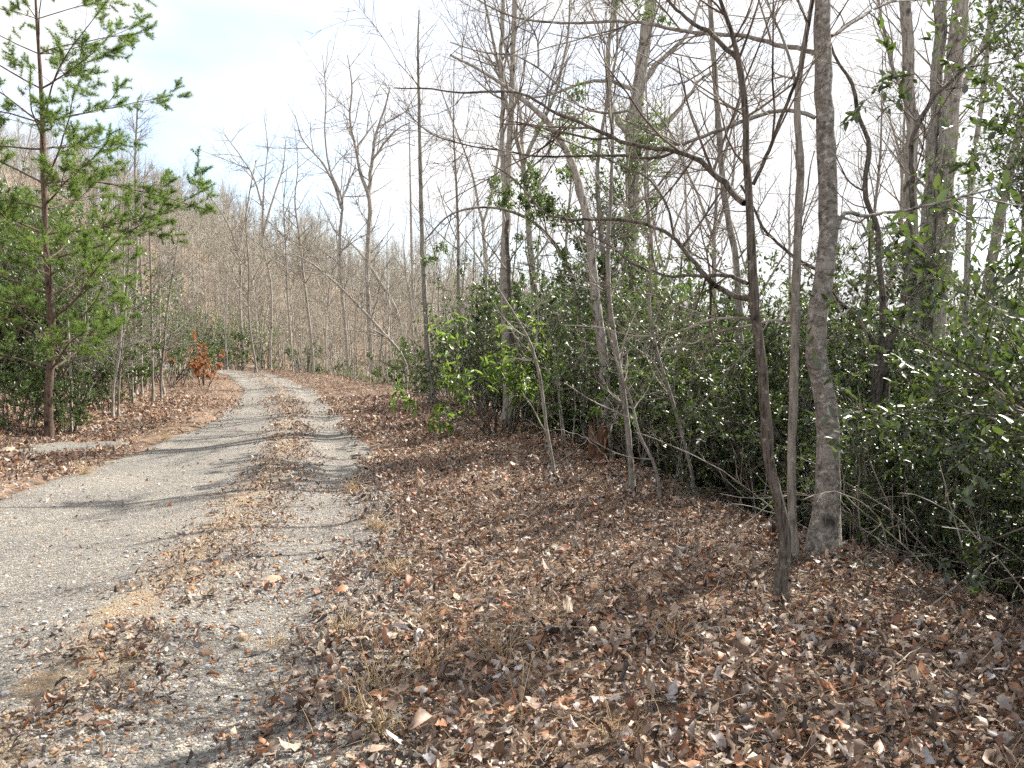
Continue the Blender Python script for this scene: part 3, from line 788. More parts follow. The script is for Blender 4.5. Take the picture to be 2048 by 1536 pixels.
# --- saplings on the left bank
for lb, path, dd, bk in [
    ("pale sapling forking at head height in front of the pine", [(143, 866, 6), (142, 773, 5.5), (137, 671, 5), (135, 633, 4.5), (146, 570, 3), (150, 480, 2)], None, 'pale'),
    ("slim companion stem leaning away from the pale forking sapling", [(153, 866, 4.5), (157, 790, 4), (167, 671, 3.5), (172, 610, 2.5), (170, 540, 2)], None, 'pale'),
    ("paired sapling on the bank, nearer stem of the two past the pine", [(226, 836, 6), (227, 773, 5.5), (239, 705, 5), (244, 630, 5), (248, 534, 4), (245, 420, 3), (250, 330, 2)], None, 'pale'),
    ("paired sapling on the bank, farther stem of the two past the pine", [(237, 833, 5.5), (243, 705, 5), (252, 600, 4.5), (258, 500, 3.5), (256, 400, 2)], None, 'grey'),
    ("whitish pole rising behind the pine's lowest boughs", [(270, 740, 8), (270, 600, 8), (274, 480, 6), (270, 340, 5), (276, 200, 3)], 24, 'pale'),
    ("slim grey pole next to the whitish pole behind the pine", [(283, 740, 5), (284, 600, 5), (281, 480, 4), (290, 340, 2)], 25, 'pale'),
    ("bank sapling with broom-like twigs before the rust-leaved oak", [(306, 790, 5), (304, 671, 5), (302, 560, 4), (300, 450, 3), (305, 370, 2)], 22, 'grey'),
    ("slanting bank sapling closest to the rust-leaved oak", [(322, 770, 5), (328, 690, 5), (336, 610, 4), (350, 520, 3), (360, 450, 2)], 23, 'grey'),
]:
    hero("bank_sapling", lb, "sapling", path, d=dd, bark=bk, twig='twig_pale', P=scaled(TW, 1.5 if dd else 1.0, 1.3), seed=len(lb) * 3, k=7, t0=.2, group="saplings on the bank beside the pine")

# --- repeated bare trees of the wood
def tall_tree(seed, h, r, fork):
    g = np.random.default_rng(seed)
    P = [dict(dens=1.9, ang=42, len=h * .19, n=7, wig=.09, trop=.06, k=4, rr=.45, rmax=.05, t0=.15, tap=.62),
         dict(dens=3.4, ang=42, len=h * .085, n=5, wig=.12, trop=.05, k=3, rr=.5, rmin=.005, t0=.1, tap=.4),
         dict(dens=4.6, ang=40, len=h * .034, n=4, wig=.12, trop=.03, k=3, rr=.6, rmin=.0032, tap=.3)]
    tp, tr = mkbranch((0, 0, -.3), (g.normal(0, .04), g.normal(0, .04), 1), h * (.62 if fork else 1), r * 1.2, r * (.6 if fork else .12), 16, .035, .03, g)
    tr[0] *= 1.3
    tk, cr = [(tp, tr, 7)], []
    sprout(cr, tp, tr, 0, g, P, .45)
    if fork:
        for k in range(fork):
            a = g.uniform(0, 6.28) if k == 0 else a + 6.28 / fork + g.normal(0, .4)
            fp, fr = mkbranch(tp[-1], (math.cos(a) * .42, math.sin(a) * .42, 1), h * .45, r * .52, r * .07, 12, .07, .05, g)
            tk.append((fp, fr, 6)); sprout(cr, fp, fr, 0, g, P, .1)
    return tk, cr
def sapling(seed, h, stems, spread, dens=1.0):
    g = np.random.default_rng(seed)
    P = [dict(dens=3.2 * dens, ang=44, len=h * .26, n=6, wig=.09, trop=.05, k=3, rr=.5, rmax=.02, t0=.15, tap=.6),
         dict(dens=4.2 * dens, ang=40, len=h * .11, n=4, wig=.12, trop=.04, k=3, rr=.6, rmin=.0036, tap=.4),
         dict(dens=6, ang=40, len=h * .045, n=3, wig=.1, trop=.03, k=3, rr=.7, rmin=.003, tap=.3)]
    tk, cr = [], []
    for k in range(stems):
        a = g.uniform(0, 6.28)
        tp, tr = mkbranch((math.cos(a) * .08 * (stems > 1), math.sin(a) * .08 * (stems > 1), -.1), (math.cos(a) * spread, math.sin(a) * spread, 1), h * g.uniform(.7, 1.05), h * .0055 + .003, .003, 12, .06, .03, g)
        tk.append((tp, tr, 6)); sprout(cr, tp, tr, 0, g, P, .2)
    return tk, cr
def proto(name, tk, cr, mb, mt):
    t = thing(name, (0, 0, 0))
    V, F = tubes(tk); obj("trunk", mesh("trunk", V, F, M[mb]), t)
    V, F = tubes(cr); obj("crown", mesh("crown", V, F, M[mt]), t)
    return t
used = set()
def place(pr, loc, rz, sc, name=None):
    o = pr if pr.name not in used else copy_tree(pr)
    used.add(pr.name)
    o.location = loc; o.rotation_euler = (0, 0, rz); o.scale = (sc, sc, sc)
    return o
def label_row(objs, fmt, cat, group):
    objs = sorted(objs, key=lambda o: project(o.location)[0])
    for i, o in enumerate(objs): tag(o, fmt.format(ORD[i]), cat, group)

TALL = [proto("bare_tree", *tall_tree(100 + i, h, r, f), b, t) for i, (h, r, f, b, t) in enumerate([
    (13, .085, 0, 'grey', 'twig'), (15, .12, 2, 'pale', 'twig_pale'), (12, .07, 0, 'whitish', 'twig_pale'), (16, .14, 3, 'pale', 'twig'), (11, .075, 2, 'whitish', 'twig_pale'), (14, .09, 0, 'pale', 'twig_pale')])]
SAP = [proto("young_tree", *sapling(200 + i, h, n, s, d), 'pale', t) for i, (h, n, s, d, t) in enumerate([
    (5.0, 1, .05, 1, 'twig_pale'), (4.0, 3, .25, 1, 'twig_pale'), (6.0, 1, .12, .9, 'twig'), (3.4, 4, .35, 1.1, 'twig_pale'), (5.5, 2, .15, .9, 'twig'), (2.6, 5, .4, 1.2, 'twig_pale')])]
def spot(px, d): 
    x = (px - 1024) / FPX * d
    return (x, d, float(H(x, d)) - .05)
g = np.random.default_rng(301)
row = [place(TALL[i % 6], spot(px, d), g.uniform(0, 6.28), g.uniform(.85, 1.1)) for i, (px, d) in enumerate([
    (930, 26), (965, 34), (1050, 30), (1085, 22), (1120, 38), (1150, 27), (1310, 24), (1345, 33), (1385, 20), (1415, 29), (1545, 22), (1580, 31), (1700, 19), (1725, 27), (1765, 34), (1790, 22), (1955, 21), (1995, 28), (2035, 18)])]
label_row(row, "{} of the bare trees standing behind the holly thicket, counted from the track", "tree", "bare trees behind the holly thicket")
row = [place(TALL[(i * 5 + 2) % 6], spot(px, d), g.uniform(0, 6.28), g.uniform(.7, .95)) for i, (px, d) in enumerate([
    (440, 62), (465, 70), (530, 60), (560, 72), (605, 58), (645, 66), (665, 54), (715, 60), (755, 50), (775, 58), (800, 42), (830, 52), (865, 36), (895, 46), (905, 31)])]
label_row(row, "{} bare tree beyond the track's far bend, counted from the rust-leaved oak", "tree", "bare trees beyond the far bend")
row = [place(TALL[(i * 5 + 1) % 6], spot(px, d), g.uniform(0, 6.28), g.uniform(.55, .75)) for i, (px, d) in enumerate([
    (15, 34), (55, 42), (125, 36), (165, 48), (205, 40), (255, 52), (310, 46), (345, 56), (385, 52)])]
label_row(row, "{} bare tree up the slope behind the pine, counted from the frame's edge", "tree", "bare trees up the slope behind the pine")
row = []
for i, (px, d) in enumerate([(455, 50), (475, 57), (520, 52), (548, 49), (565, 56), (598, 51), (612, 47), (640, 49), (655, 44), (672, 48), (705, 42), (722, 46), (742, 38), (762, 41), (782, 35), (795, 37), (842, 30), (855, 33), (880, 27), (900, 24), (925, 22), (945, 25), (975, 19), (990, 21), (1045, 17)]):
    row.append(place(SAP[(i * 5) % 6], spot(px, d), g.uniform(0, 6.28), g.uniform(.8, 1.35)))
label_row(row, "{} sapling in the fringe along the shoulder, counted from the far bend", "sapling", "saplings fringing the shoulder")
row = []
for i, (px, d) in enumerate([(60, 19), (185, 19), (210, 23), (265, 21), (290, 27), (330, 25), (345, 29), (362, 33), (380, 36), (395, 40), (412, 45), (425, 48), (20, 22), (120, 22)]):
    row.append(place(SAP[(i * 5 + 1) % 6], spot(px, d), g.uniform(0, 6.28), g.uniform(.8, 1.3)))
label_row(row, "{} broomy bare sapling along the pine-side bank, counted from the frame's edge", "sapling", "broomy saplings along the pine-side bank")
row = []
for i, (x, y, s) in enumerate([(1.95, 9.6, .5), (1.6, 10.6, .6), (.9, 12.6, .7), (.7, 14.5, .7), (.2, 16.5, .8), (3.3, 7.3, .45), (2.6, 8.3, .55), (3.9, 6.6, .5)]):
    row.append(place(SAP[(3, 5, 1)[i % 3]], (x, y, float(H(x, y)) - .05), g.uniform(0, 6.28), s))
label_row(row, "{} tangle of thin pale whips before the hollies, counted from the track", "bare shrub", "bare whips along the lip of the bank")
def pole(seed, h, r):
    g = np.random.default_rng(seed)
    P = [dict(dens=1.6, ang=46, len=h * .14, n=6, wig=.09, trop=.07, k=3, rr=.4, rmax=.018, t0=.15, tap=.6), dict(dens=3.4, ang=42, len=h * .055, n=4, wig=.12, trop=.05, k=3, rr=.6, rmin=.0038, tap=.4), dict(dens=4, ang=40, len=h * .025, n=3, wig=.1, trop=.03, k=3, rr=.7, rmin=.003, tap=.3)]
    tp, tr = mkbranch((0, 0, -.2), (g.normal(0, .07), g.normal(0, .07), 1), h, r, r * .12, 16, .03, .02, g)
    cr = []; sprout(cr, tp, tr, 0, g, P, .25)
    return [(tp, tr, 6)], cr
POLE = [proto("slim_tree", *pole(250 + i, h, r), 'whitish', 'twig_pale') for i, (h, r) in enumerate([(8, .035), (9.5, .045), (7, .03), (11, .05)])]
g = np.random.default_rng(303)
row = [place(POLE[i % 4], spot(440 + 560 * i / 39 + g.normal(0, 7), np.interp(440 + 560 * i / 39, [440, 620, 800, 1000], [60, 54, 40, 24]) * g.uniform(.86, 1.25)), g.uniform(0, 6.28), g.uniform(.75, 1.15)) for i in range(40)]
label_row(row, "{} slim pale pole of the wood past the shoulder, counted from the far bend", "tree", "slim pale poles past the shoulder")
row = [place(POLE[(i * 3) % 4], spot(40 + 385 * i / 17 + g.normal(0, 6), np.interp(i, [0, 17], [24, 52]) * g.uniform(.9, 1.2)), g.uniform(0, 6.28), g.uniform(.6, .9)) for i in range(18)]
label_row(row, "{} slim pale pole on the pine-side slope, counted from the frame's edge", "tree", "slim pale poles on the pine-side slope")
for p in TALL + SAP:
    if p.name not in used: print("unused", p.name)

# ------------------------------------------------------------------ evergreen shrubs
def shrub(seed, h, spread, nleaf, size, stems=7, whorl=False, wr=.45, droop=.12, tdens=1.0):
    g = np.random.default_rng(seed)
    P = [dict(dens=5.0 * tdens, ang=50, len=h * .30, n=6, wig=.13, trop=.04, k=3, rr=.5, rmax=.014, t0=.1, tap=.45),
         dict(dens=5.5 * tdens, ang=48, len=h * .13, n=4, wig=.14, trop=.04, k=3, rr=.55, rmin=.002, tap=.4)]
    tk, cr = [], []
    for k in range(stems):
        a = k * 6.283 / stems + g.normal(0, .4); e = g.uniform(.15, 1) * spread
        tp, tr = mkbranch((math.cos(a) * .15, math.sin(a) * .15, -.15), (math.cos(a) * e, math.sin(a) * e, 1), h * g.uniform(.7, 1.0), .012 + h * .005, .004, 10, .10, .02, g)
        tk.append((tp, tr, 6)); sprout(cr, tp, tr, 0, g, P, .26)
    tips = np.concatenate([c[0] for c in cr if c[0].shape[1] == 4])
    if whorl:
        w = tips[g.choice(len(tips), min(len(tips), nleaf // 7), replace=False)]
        w = np.repeat(w, 7, 0)
        T = w[:, -1] - w[:, -2]; T /= np.linalg.norm(T, axis=1, keepdims=True)
        v = g.normal(size=T.shape); v -= T * (v * T).sum(1, keepdims=True); v /= np.linalg.norm(v, axis=1, keepdims=True)
        LP = w[:, -1] - T * g.uniform(0, .04, (len(w), 1)); LD = v + T * g.uniform(.05, .8, (len(w), 1)); LD[:, 2] += g.uniform(-.9, .1, len(w))
    else:
        w = tips[g.integers(0, len(tips), nleaf)]
        fi = g.uniform(.1, 3, nleaf); j = np.minimum(fi.astype(int), 2); f = (fi - j)[:, None]
        A, C = w[np.arange(nleaf), j], w[np.arange(nleaf), j + 1]
        T = C - A; T /= np.linalg.norm(T, axis=1, keepdims=True)
        LP = A * (1 - f) + C * f; LD = T * .6 + g.normal(0, .6, (nleaf, 3)) + np.array([0, 0, .1])
    sz = size * g.uniform(.65, 1.25, len(LP))
    V, F = leaves(LP, LD, sz, g, wr, .2, droop)
    tint = np.stack([g.beta(1.3, 2.0, len(LP))] * 3, 1)
    return tk, cr, V, F, per_leaf(tint, 6), (LP, LD, sz)
def shrub_proto(name, args, leaf, mb='twig_dark'):
    tk, cr, V, F, tint, _ = shrub(*args[0], **args[1])
    t = thing(name, (0, 0, 0))
    V0, F0 = tubes(tk); obj("stems", mesh("stems", V0, F0, M['dark']), t)
    V0, F0 = tubes(cr); obj("crown", mesh("crown", V0, F0, M[mb]), t)
    for nm, m in (("stems", None),): pass
    obj("foliage", mesh("foliage", V, F, M[leaf], True, tint), t)
    return t
HOL = [shrub_proto("holly_bush", ((400 + i, h, sp, n, sz), dict(stems=st)), 'holly') for i, (h, sp, n, sz, st) in enumerate([
    (3.6, .55, 11000, .074, 9), (4.3, .45, 12000, .070, 9), (2.9, .7, 9500, .060, 10), (5.2, .42, 14000, .078, 10)])]
LAU = [shrub_proto("laurel_bush", ((450 + i, h, sp, n, sz), dict(stems=st, whorl=w, wr=.36)), 'laurel') for i, (h, sp, n, sz, st, w) in enumerate([
    (3.2, .6, 8500, .105, 9, True), (2.5, .7, 8500, .075, 9, False), (4.4, .5, 10000, .11, 9, True)])]
g = np.random.default_rng(501)
row = []
for i, (x, y, v, s) in enumerate([
    (4.15, 6.6, 2, .85), (4.9, 7.9, 0, .95), (3.75, 8.3, 2, .95), (3.05, 9.2, 1, .8), (4.6, 9.8, 3, .95), (6.2, 9.4, 1, 1.15), (2.75, 10.8, 0, .95), (3.6, 12.0, 3, .95), (5.4, 12.2, 0, 1.2), (7.3, 11.6, 3, 1.1),
    (2.25, 13.2, 2, 1.05), (2.0, 15.6, 1, .85), (3.3, 15.4, 3, 1.05), (5.5, 15.5, 1, 1.3), (8.6, 14.6, 0, 1.4), (1.15, 17.6, 0, 1.15), (2.9, 18.4, 3, 1.1), (.1, 20.5, 3, .95), (2.0, 22.0, 1, 1.2), (10.6, 17.6, 3, 1.25), (5.7, 6.9, 3, .9), (6.9, 8.2, 0, 1.1), (4.1, 11.0, 1, 1.1), (6.4, 14.0, 3, 1.2), (4.4, 19.0, 0, 1.4), (7.2, 18.2, 1, 1.4), (12.2, 19.6, 0, 1.4), (.9, 19.2, 1, 1.0), (2.4, 16.6, 0, 1.2), (3.75, 5.5, 2, .62), (3.35, 7.2, 2, .6), (5.0, 5.0, 3, 1.0), (6.1, 6.0, 1, 1.2), (4.5, 4.2, 0, .95)]):
    row.append(place(HOL[v], (x, y, float(H(x, y)) - .05), g.uniform(0, 6.28), s))
label_row(row, "{} glossy dark holly of the thicket below the shoulder, counted from the track", "holly", "hollies of the thicket below the shoulder")
row = []
for i, (x, y, v, s) in enumerate([(3.2, 10.2, 0, .75), (4.0, 8.9, 1, .8), (5.3, 9.0, 2, .8), (2.0, 12.0, 2, .8), (3.0, 13.6, 0, 1.1), (1.7, 13.9, 1, .9), (5.0, 10.8, 2, .95), (4.7, 7.0, 1, .8), (.3, 18.6, 2, .85), (6.9, 12.6, 2, 1.15), (8.2, 13.0, 0, 1.3), (2.6, 15.2, 2, 1.15), (1.9, 18.4, 2, 1.2)]):
    row.append(place(LAU[v], (x, y, float(H(x, y)) - .05), g.uniform(0, 6.28), s))
label_row(row, "{} lighter-leaved laurel mixed among the hollies, counted from the track", "laurel", "laurels mixed among the hollies")
row = []
for i, (px, d, v, s) in enumerate([(905, 25, 1, .8), (870, 30, 0, .7), (815, 33, 1, .8), (770, 40, 1, .8), (725, 44, 0, .7), (660, 50, 1, .9), (600, 52, 1, .9), (530, 55, 0, .9), (470, 54, 1, 1.0), (440, 58, 2, .9), (950, 21, 0, .8), (990, 25, 2, .9)]):
    row.append(place(LAU[v], spot(px, d), g.uniform(0, 6.28), s * 1.3))
label_row(row, "{} low green bush fringing the shoulder's far stretch, counted from the bend", "bush", "green bushes fringing the far shoulder")
row = []
for i, (px, d, v, s) in enumerate([(-30, 17.5, 2, 1.0), (5, 18.5, 0, 1.15), (45, 19, 2, 1.15), (75, 18, 1, 1.0), (130, 18.5, 1, 1.1), (165, 20, 0, 1.0), (205, 23, 2, .85), (245, 25, 1, 1.1), (280, 28, 0, .9), (330, 32, 1, 1.2), (360, 38, 2, .8), (395, 44, 1, 1.1), (90, 24, 2, 1.3), (30, 26, 2, 1.4), (0, 21, 2, 1.2), (110, 21, 2, 1.05), (150, 26, 2, 1.2), (190, 27, 0, 1.3), (225, 30, 2, 1.1), (265, 33, 1, 1.3), (300, 36, 2, 1.0), (55, 13.6, 1, .55), (128, 14.4, 1, .5), (18, 14.6, 1, .7), (205, 18.5, 1, .6)]):
    row.append(place(LAU[v], spot(px, d), g.uniform(0, 6.28), s))
label_row(row, "{} leafy laurel on the bank around the pine, counted from the frame's edge", "laurel", "laurels on the bank around the pine")

def leafy(name, label, cat, base, args, kw, leafm, each=0, stem='dark', twig='twig', group=None):
    """a shrub of its own; its foremost leaves, up to `each`, are separate pieces"""
    tk, cr, V, F, tint, (LP, LD, sz) = shrub(*args, **kw)
    t = thing(name, base, label, cat, group)
    V0, F0 = tubes(tk); obj("stems", mesh("stems", V0, F0, M[stem]), t)
    V0, F0 = tubes(cr); obj("crown", mesh("crown", V0, F0, M[twig]), t)
    n = len(LP)
    front = np.argsort(LP[:, 1])[:each] if each else np.array([], int)
    rest = np.setdiff1d(np.arange(n), front)
    V6 = V.reshape(n, 6, 3)
    fo = obj("foliage", mesh("foliage", V6[rest].reshape(-1, 3), np.concatenate([np.arange(len(rest))[:, None] * 6 + np.array([0, 3, 2, 1]), np.arange(len(rest))[:, None] * 6 + np.array([0, 5, 4, 3])]), M[leafm], True, tint.reshape(n, 6, 3)[rest].reshape(-1, 3)), t)
    for i in front:
        me = mesh("leaf", V6[i], np.array([[0, 3, 2, 1], [0, 5, 4, 3]]), M[leafm], True, tint[i * 6:i * 6 + 6], off=V6[i, 0])
        o = obj("leaf", me, t); o.location = V6[i, 0]
    return t
leafy("bright_bush", "bright yellow-green bush with drooping leaves where the bank begins", "bush", spot(1005, 13.6), (601, 2.3, .8, 6000, .15), dict(stems=10, whorl=True, wr=.34, droop=.25, tdens=1.1), 'rhodo', each=260)
leafy("bright_bush", "smaller bright-leaved bush poking out right of the rotten stump", "bush", spot(1345, 10.2), (602, 1.9, .6, 800, .13), dict(stems=5, whorl=True, wr=.33, droop=.25, tdens=.7), 'rhodo', each=120)
leafy("bright_bush", "low bright-leaved bush at the foot of the hollies behind the lichen-banded trunk", "bush", spot(1560, 8.4), (603, 1.5, .7, 500, .10), dict(stems=5, whorl=True, wr=.34, droop=.25, tdens=.7), 'rhodo', each=80)
leafy("rust_oak", "young oak still hung with rust-orange leaves beside the far bend", "oak sapling", spot(408, 31), (604, 2.2, .6, 1100, .11), dict(stems=6, wr=.5, tdens=.9), 'oak', twig='twig_pale')
leafy("rust_oak", "low rusty-leaved oak shoot at the track's edge short of the far bend", "oak sapling", spot(352, 31), (605, 1.5, .5, 200, .11), dict(stems=3, wr=.5, tdens=.6), 'oak', twig='twig_pale')

# evergreen hollies that rise as small trees
def holly_extra(nl, size, t_from, spread, matn='holly'):
    def f(crown, tp, tr, g, t, base):
        src = np.concatenate([np.stack([c[0][:, 0], c[0][:, 0] * .5 + c[0][:, 1] * .5, c[0][:, 1], c[0][:, 1] * .5 + c[0][:, 2] * .5, c[0][:, 2]], 1) for c in crown if c[0].shape[1] == 3])
        # leaves gather in sprays: whole boughs keep or lose theirs
        keep = fbm(src[:, 0, 0] * 1.3 + src[:, 0, 1] * .8, src[:, 0, 2] * 1.3, 77) > 1 - spread - .14
        src = src[keep] if keep.sum() > 5 else src
        w = src[g.integers(0, len(src), nl)]
        fi = g.uniform(.3, 4, nl); j = np.minimum(fi.astype(int), 3); ff = (fi - j)[:, None]
        A, C = w[np.arange(nl), j], w[np.arange(nl), j + 1]
        LP = A * (1 - ff) + C * ff + g.normal(0, .03, (nl, 3)); LD = (C - A) / (np.linalg.norm(C - A, axis=1, keepdims=True) + 1e-9) * .5 + g.normal(0, .6, (nl, 3))
        V, F = leaves(LP, LD, size * g.uniform(.7, 1.2, len(LP)), g, .45, .2)
        tint = np.stack([g.beta(1.5, 1.6, len(LP))] * 3, 1)
        obj("foliage", mesh("foliage", V, F, M[matn], True, per_leaf(tint, 6), off=base), t)
    return f
hero("holly_tree", "slender holly with sparse dark leaf clumps arching above the bright green bush", "holly tree",
     [(1170, 800, 11), (1160, 640, 10), (1130, 520, 9), (1060, 440, 7), (980, 415, 5), (900, 430, 4), (850, 480, 3)], d=13, bark='grey', P=scaled(TW, 1.5, .7), seed=41, k=7, t0=.45, extra=holly_extra(2600, .065, .4, .40, 'laurel'))
hero("holly_tree", "tall thin holly with leaf sprays climbing behind the arching trunk", "holly tree",
     [(1200, 800, 12), (1215, 600, 11), (1200, 450, 10), (1195, 330, 8), (1215, 200, 6), (1235, 80, 5), (1225, -20, 3)], d=12.2, bark='grey', P=scaled(TW, 1.3, 1.2), seed=42, k=7, t0=.3, extra=holly_extra(5200, .07, .3, .45, 'laurel'))
hero("holly_tree", "evergreen holly filling the frame's edge beside the leaning grey tree", "holly tree",
     [(2130, 900, 26), (2120, 600, 24), (2108, 400, 21), (2100, 200, 18), (2110, 0, 14), (2120, -200, 9), (2130, -380, 5)], d=8.2, bark='dark', P=scaled(TW, 1.5, 1.7), seed=43, k=8, t0=.15, extra=holly_extra(12000, .062, .3, .55))
hero("holly_tree", "holly wrapped round the foot of the three-stemmed grey tree", "holly tree",
     [(1860, 760, 12), (1862, 600, 11), (1868, 480, 9), (1880, 380, 6), (1890, 300, 4)], d=10.9, bark='dark', P=scaled(TW, .8, 1.4), seed=44, k=7, t0=.2, extra=holly_extra(3200, .06, .3, .6, 'laurel'))
hero("holly_tree", "holly with hanging yellow-green leaves between the arching and broad pale trunks", "holly tree",
     [(1285, 840, 11), (1280, 680, 10), (1260, 540, 9), (1255, 440, 7), (1275, 330, 5), (1290, 260, 3)], d=12.8, bark='grey', P=scaled(TW, 1.1, 1.3), seed=45, k=7, t0=.2, extra=holly_extra(3600, .085, .3, .5, 'laurel'))

# ------------------------------------------------------------------ pine
def pine(label, path, d, seed):
    g = np.random.default_rng(seed)
    pts = np.array([(*at(x, y, d), w * .5 * d / FPX) for x, y, w in path])
    zb = float(H(pts[0, 0], pts[0, 1]))
    pts = pts[pts[:, 2] > zb + .1]
    pts = np.concatenate([[[pts[0, 0], pts[0, 1], zb - .1, pts[0, 3] * 1.25]], pts])
    C = spline(pts, 60); tp, tr = C[:, :3], C[:, 3]
    base = np.array([tp[0, 0], tp[0, 1], zb])
    t = thing("pine_tree", base, label, "pine")
    V, F = tubes([(tp, tr, 12)]); obj("trunk", mesh("trunk", V, F, M['pine_bark'], off=base), t)
    tw, allsub, NP, ND = [], [], [], []
    z = zb + 1.1
    while z < tp[-1, 2] - .3:
        i = np.searchsorted(tp[:, 2], z); p = tp[min(i, 59)]; r = tr[min(i, 59)]
        hf = (z - zb) / (tp[-1, 2] - zb)
        L0 = np.interp(hf, [0, .15, .4, .7, 1], [1.6, 2.9, 2.9, 2.4, .7])
        a0 = g.uniform(0, 6.28)
        nb = g.integers(3, 5)
        for k in range(nb):
            a = a0 + k * 6.28 / nb + g.normal(0, .3)
            L = L0 * g.uniform(.6, 1.15)
            bp, br = mkbranch(p, (math.cos(a), math.sin(a), g.normal(.34, .10)), L, min(r * .42, .022), .004, 11, .07, .012, g)
            V, F = tubes([(bp, br, 6)]); obj("branch", mesh("branch", V, F, M['pine_bark'], off=base), t)
            sub = []
            sprout(sub, bp, br, 0, g, [dict(dens=9.0, ang=50, len=L * .27, n=5, wig=.1, trop=.06, k=3, rr=.5, t0=.35, tap=.5, flat=.22), dict(dens=13, flat=.6, ang=42, len=.15, n=3, wig=.1, trop=.06, k=3, rr=.6, tap=.3)], .28)
            tw += sub
            allsub += [q for c in sub for q in c[0]]
            for q in [q for c in sub[1:] for q in c[0]] + [bp[-3:]] + [q[-2:] for c in sub[:1] for q in c[0]]:
                m = max(2, int(np.linalg.norm(q[-1] - q[0]) / .03))
                for f in np.linspace(.15, 1, m):
                    ff = f * (len(q) - 1); j = min(int(ff), len(q) - 2); ff -= j
                    NP.append(q[j] * (1 - ff) + q[j + 1] * ff); ND.append(unit(q[j + 1] - q[j]))
        z += g.uniform(.34, .58)
    V, F = tubes(tw); obj("crown", mesh("crown", V, F, M['pine_bark'], off=base), t)
    NP, ND = np.array(NP), np.array(ND)
    k = 25
    P = np.repeat(NP, k, 0); D = np.repeat(ND, k, 0) * .55 + g.normal(0, .6, (len(NP) * k, 3)); D /= np.linalg.norm(D, axis=1, keepdims=True)
    S = np.cross(D, g.normal(size=D.shape)); S /= np.linalg.norm(S, axis=1, keepdims=True)
    ln = g.uniform(.05, .09, (len(P), 1))
    V = np.stack([P - S * .0030, P + S * .0030, P + D * ln], 1).reshape(-1, 3)
    F = np.arange(len(V)).reshape(-1, 3)
    tint = np.stack([np.repeat(g.random(len(NP)), k)] * 3, 1)
    obj("needles", mesh("needles", V, F, M['needle'], False, per_leaf(tint, 3), off=base), t)
    print("pine needles", len(P))
    # a few dark cones
    for q in g.choice(len(allsub), 12, replace=False):
        p = allsub[q][-1]
        V, F = stones(p[None], np.array([.055]), g, .9, .1)
        obj("cone", mesh("cone", V, F, M['dark'], True, off=base), t)
    return t
pine("young pine with open whorls of boughs on the bank left of the track",
     [(97, 815, 16), (99, 760, 15), (103, 705, 14), (103, 630, 13), (97, 568, 12), (92, 500, 11), (90, 430, 10), (87, 342, 11), (85, 239, 9), (80, 137, 7), (73, 34, 5), (70, -40, 4), (68, -120, 2.5)], 13.5, 71)

# ------------------------------------------------------------------ rotten stump, fallen sticks, stones, straw
def stump():
    g = np.random.default_rng(81)
    b = at(1196, 905, 10.4); b[2] = float(H(b[0], b[1])) - .02
    t = thing("stump", b, "broken reddish rotten stump at the foot of the arching trunk", "stump")
    k, rows_ = 22, 9
    V = []
    for i in range(rows_):
        f = i / (rows_ - 1)
        for j in range(k):
            a = j * 6.283 / k
            top = .30 + .30 * fbm(np.array(j * .55), np.array(3.), 7) + .16 * ((j * 7) % 5) / 5
            r = .12 * (1 + .55 * (1 - f) ** 3) * (1 + .14 * math.sin(a * 5 + 1) + .06 * math.sin(a * 11))
            V.append((math.cos(a) * r, math.sin(a) * r, -.15 + f * (top + .15)))
    for j in range(k):
        a = j * 6.283 / k; V.append((math.cos(a) * .07, math.sin(a) * .07, .22))
    for j in range(k):
        a = j * 6.283 / k; V.append((math.cos(a) * .01, math.sin(a) * .01, .15))
    F = [(i * k + j, i * k + (j + 1) % k, (i + 1) * k + (j + 1) % k, (i + 1) * k + j) for i in range(rows_ + 1) for j in range(k)]
    m = bark("rotten_wood", (.03, .017, .012), (.13, .072, .045), (.24, .16, .11), .3, (30, 30, 1.8), strength=1.0)
    obj("shell", mesh("shell", np.array(V), np.array(F), m, True), t)
    for a in (.4, 1.9, 3.3, 4.6, 5.5):
        p = np.array([[math.cos(a) * q, math.sin(a) * q, zz] for q, zz in ((.08, .12), (.16, .05), (.26, -.02), (.38, -.09))])
        V2, F2 = tubes([(p, np.array([.045, .035, .028, .015]), 7)]); obj("root", mesh("root", V2, F2, m), t)
stump()

g = np.random.default_rng(91)
def stick(label, pts_px, w0, w1, mat='twig_pale', lift=(.03, .03), cat="stick", twigs=.6, name="fallen_stick", group=None):
    pts = []
    for i, (x, y, h) in enumerate(pts_px):
        p = on_ground(x, y)
        if h: v = ray(x, y + h); 
        pts.append(p)
    pts = np.array(pts)
    pts[:, 2] += np.array([q[2] for q in pts_px]) + .025
    C = spline(pts, max(10, len(pts) * 4)); C = C + g.normal(0, .006, C.shape)
    base = C[0].copy(); base[2] = float(H(base[0], base[1]))
    t = thing(name, base, label, cat, group)
    r = np.linspace(w0, w1, len(C))
    V, F = tubes([(C, r, 6)]); obj("shaft", mesh("shaft", V, F, M[mat], off=base), t)
    tw = []
    sprout(tw, C, r, 0, g, [dict(dens=1.6 * twigs, ang=45, len=.38, n=5, wig=.12, trop=.03, k=3, rr=.5, t0=.1), dict(dens=4, ang=42, len=.14, n=3, wig=.1, trop=.02, k=3, rr=.6)], .2)
    if tw:
        V, F = tubes(tw); obj("crown", mesh("crown", V, F, M[mat], off=base), t)
stick("long pale stick lying across the leaves left of the dark slender tree", [(1350, 1092, 0), (1420, 1105, 0), (1490, 1135, 0), (1552, 1168, 0)], .007, .004, twigs=.2)
stick("straw-thin stem lying level across the middle of the leaves", [(930, 1266, .02), (1100, 1272, .02), (1300, 1280, .02)], .0025, .0018, twigs=0)
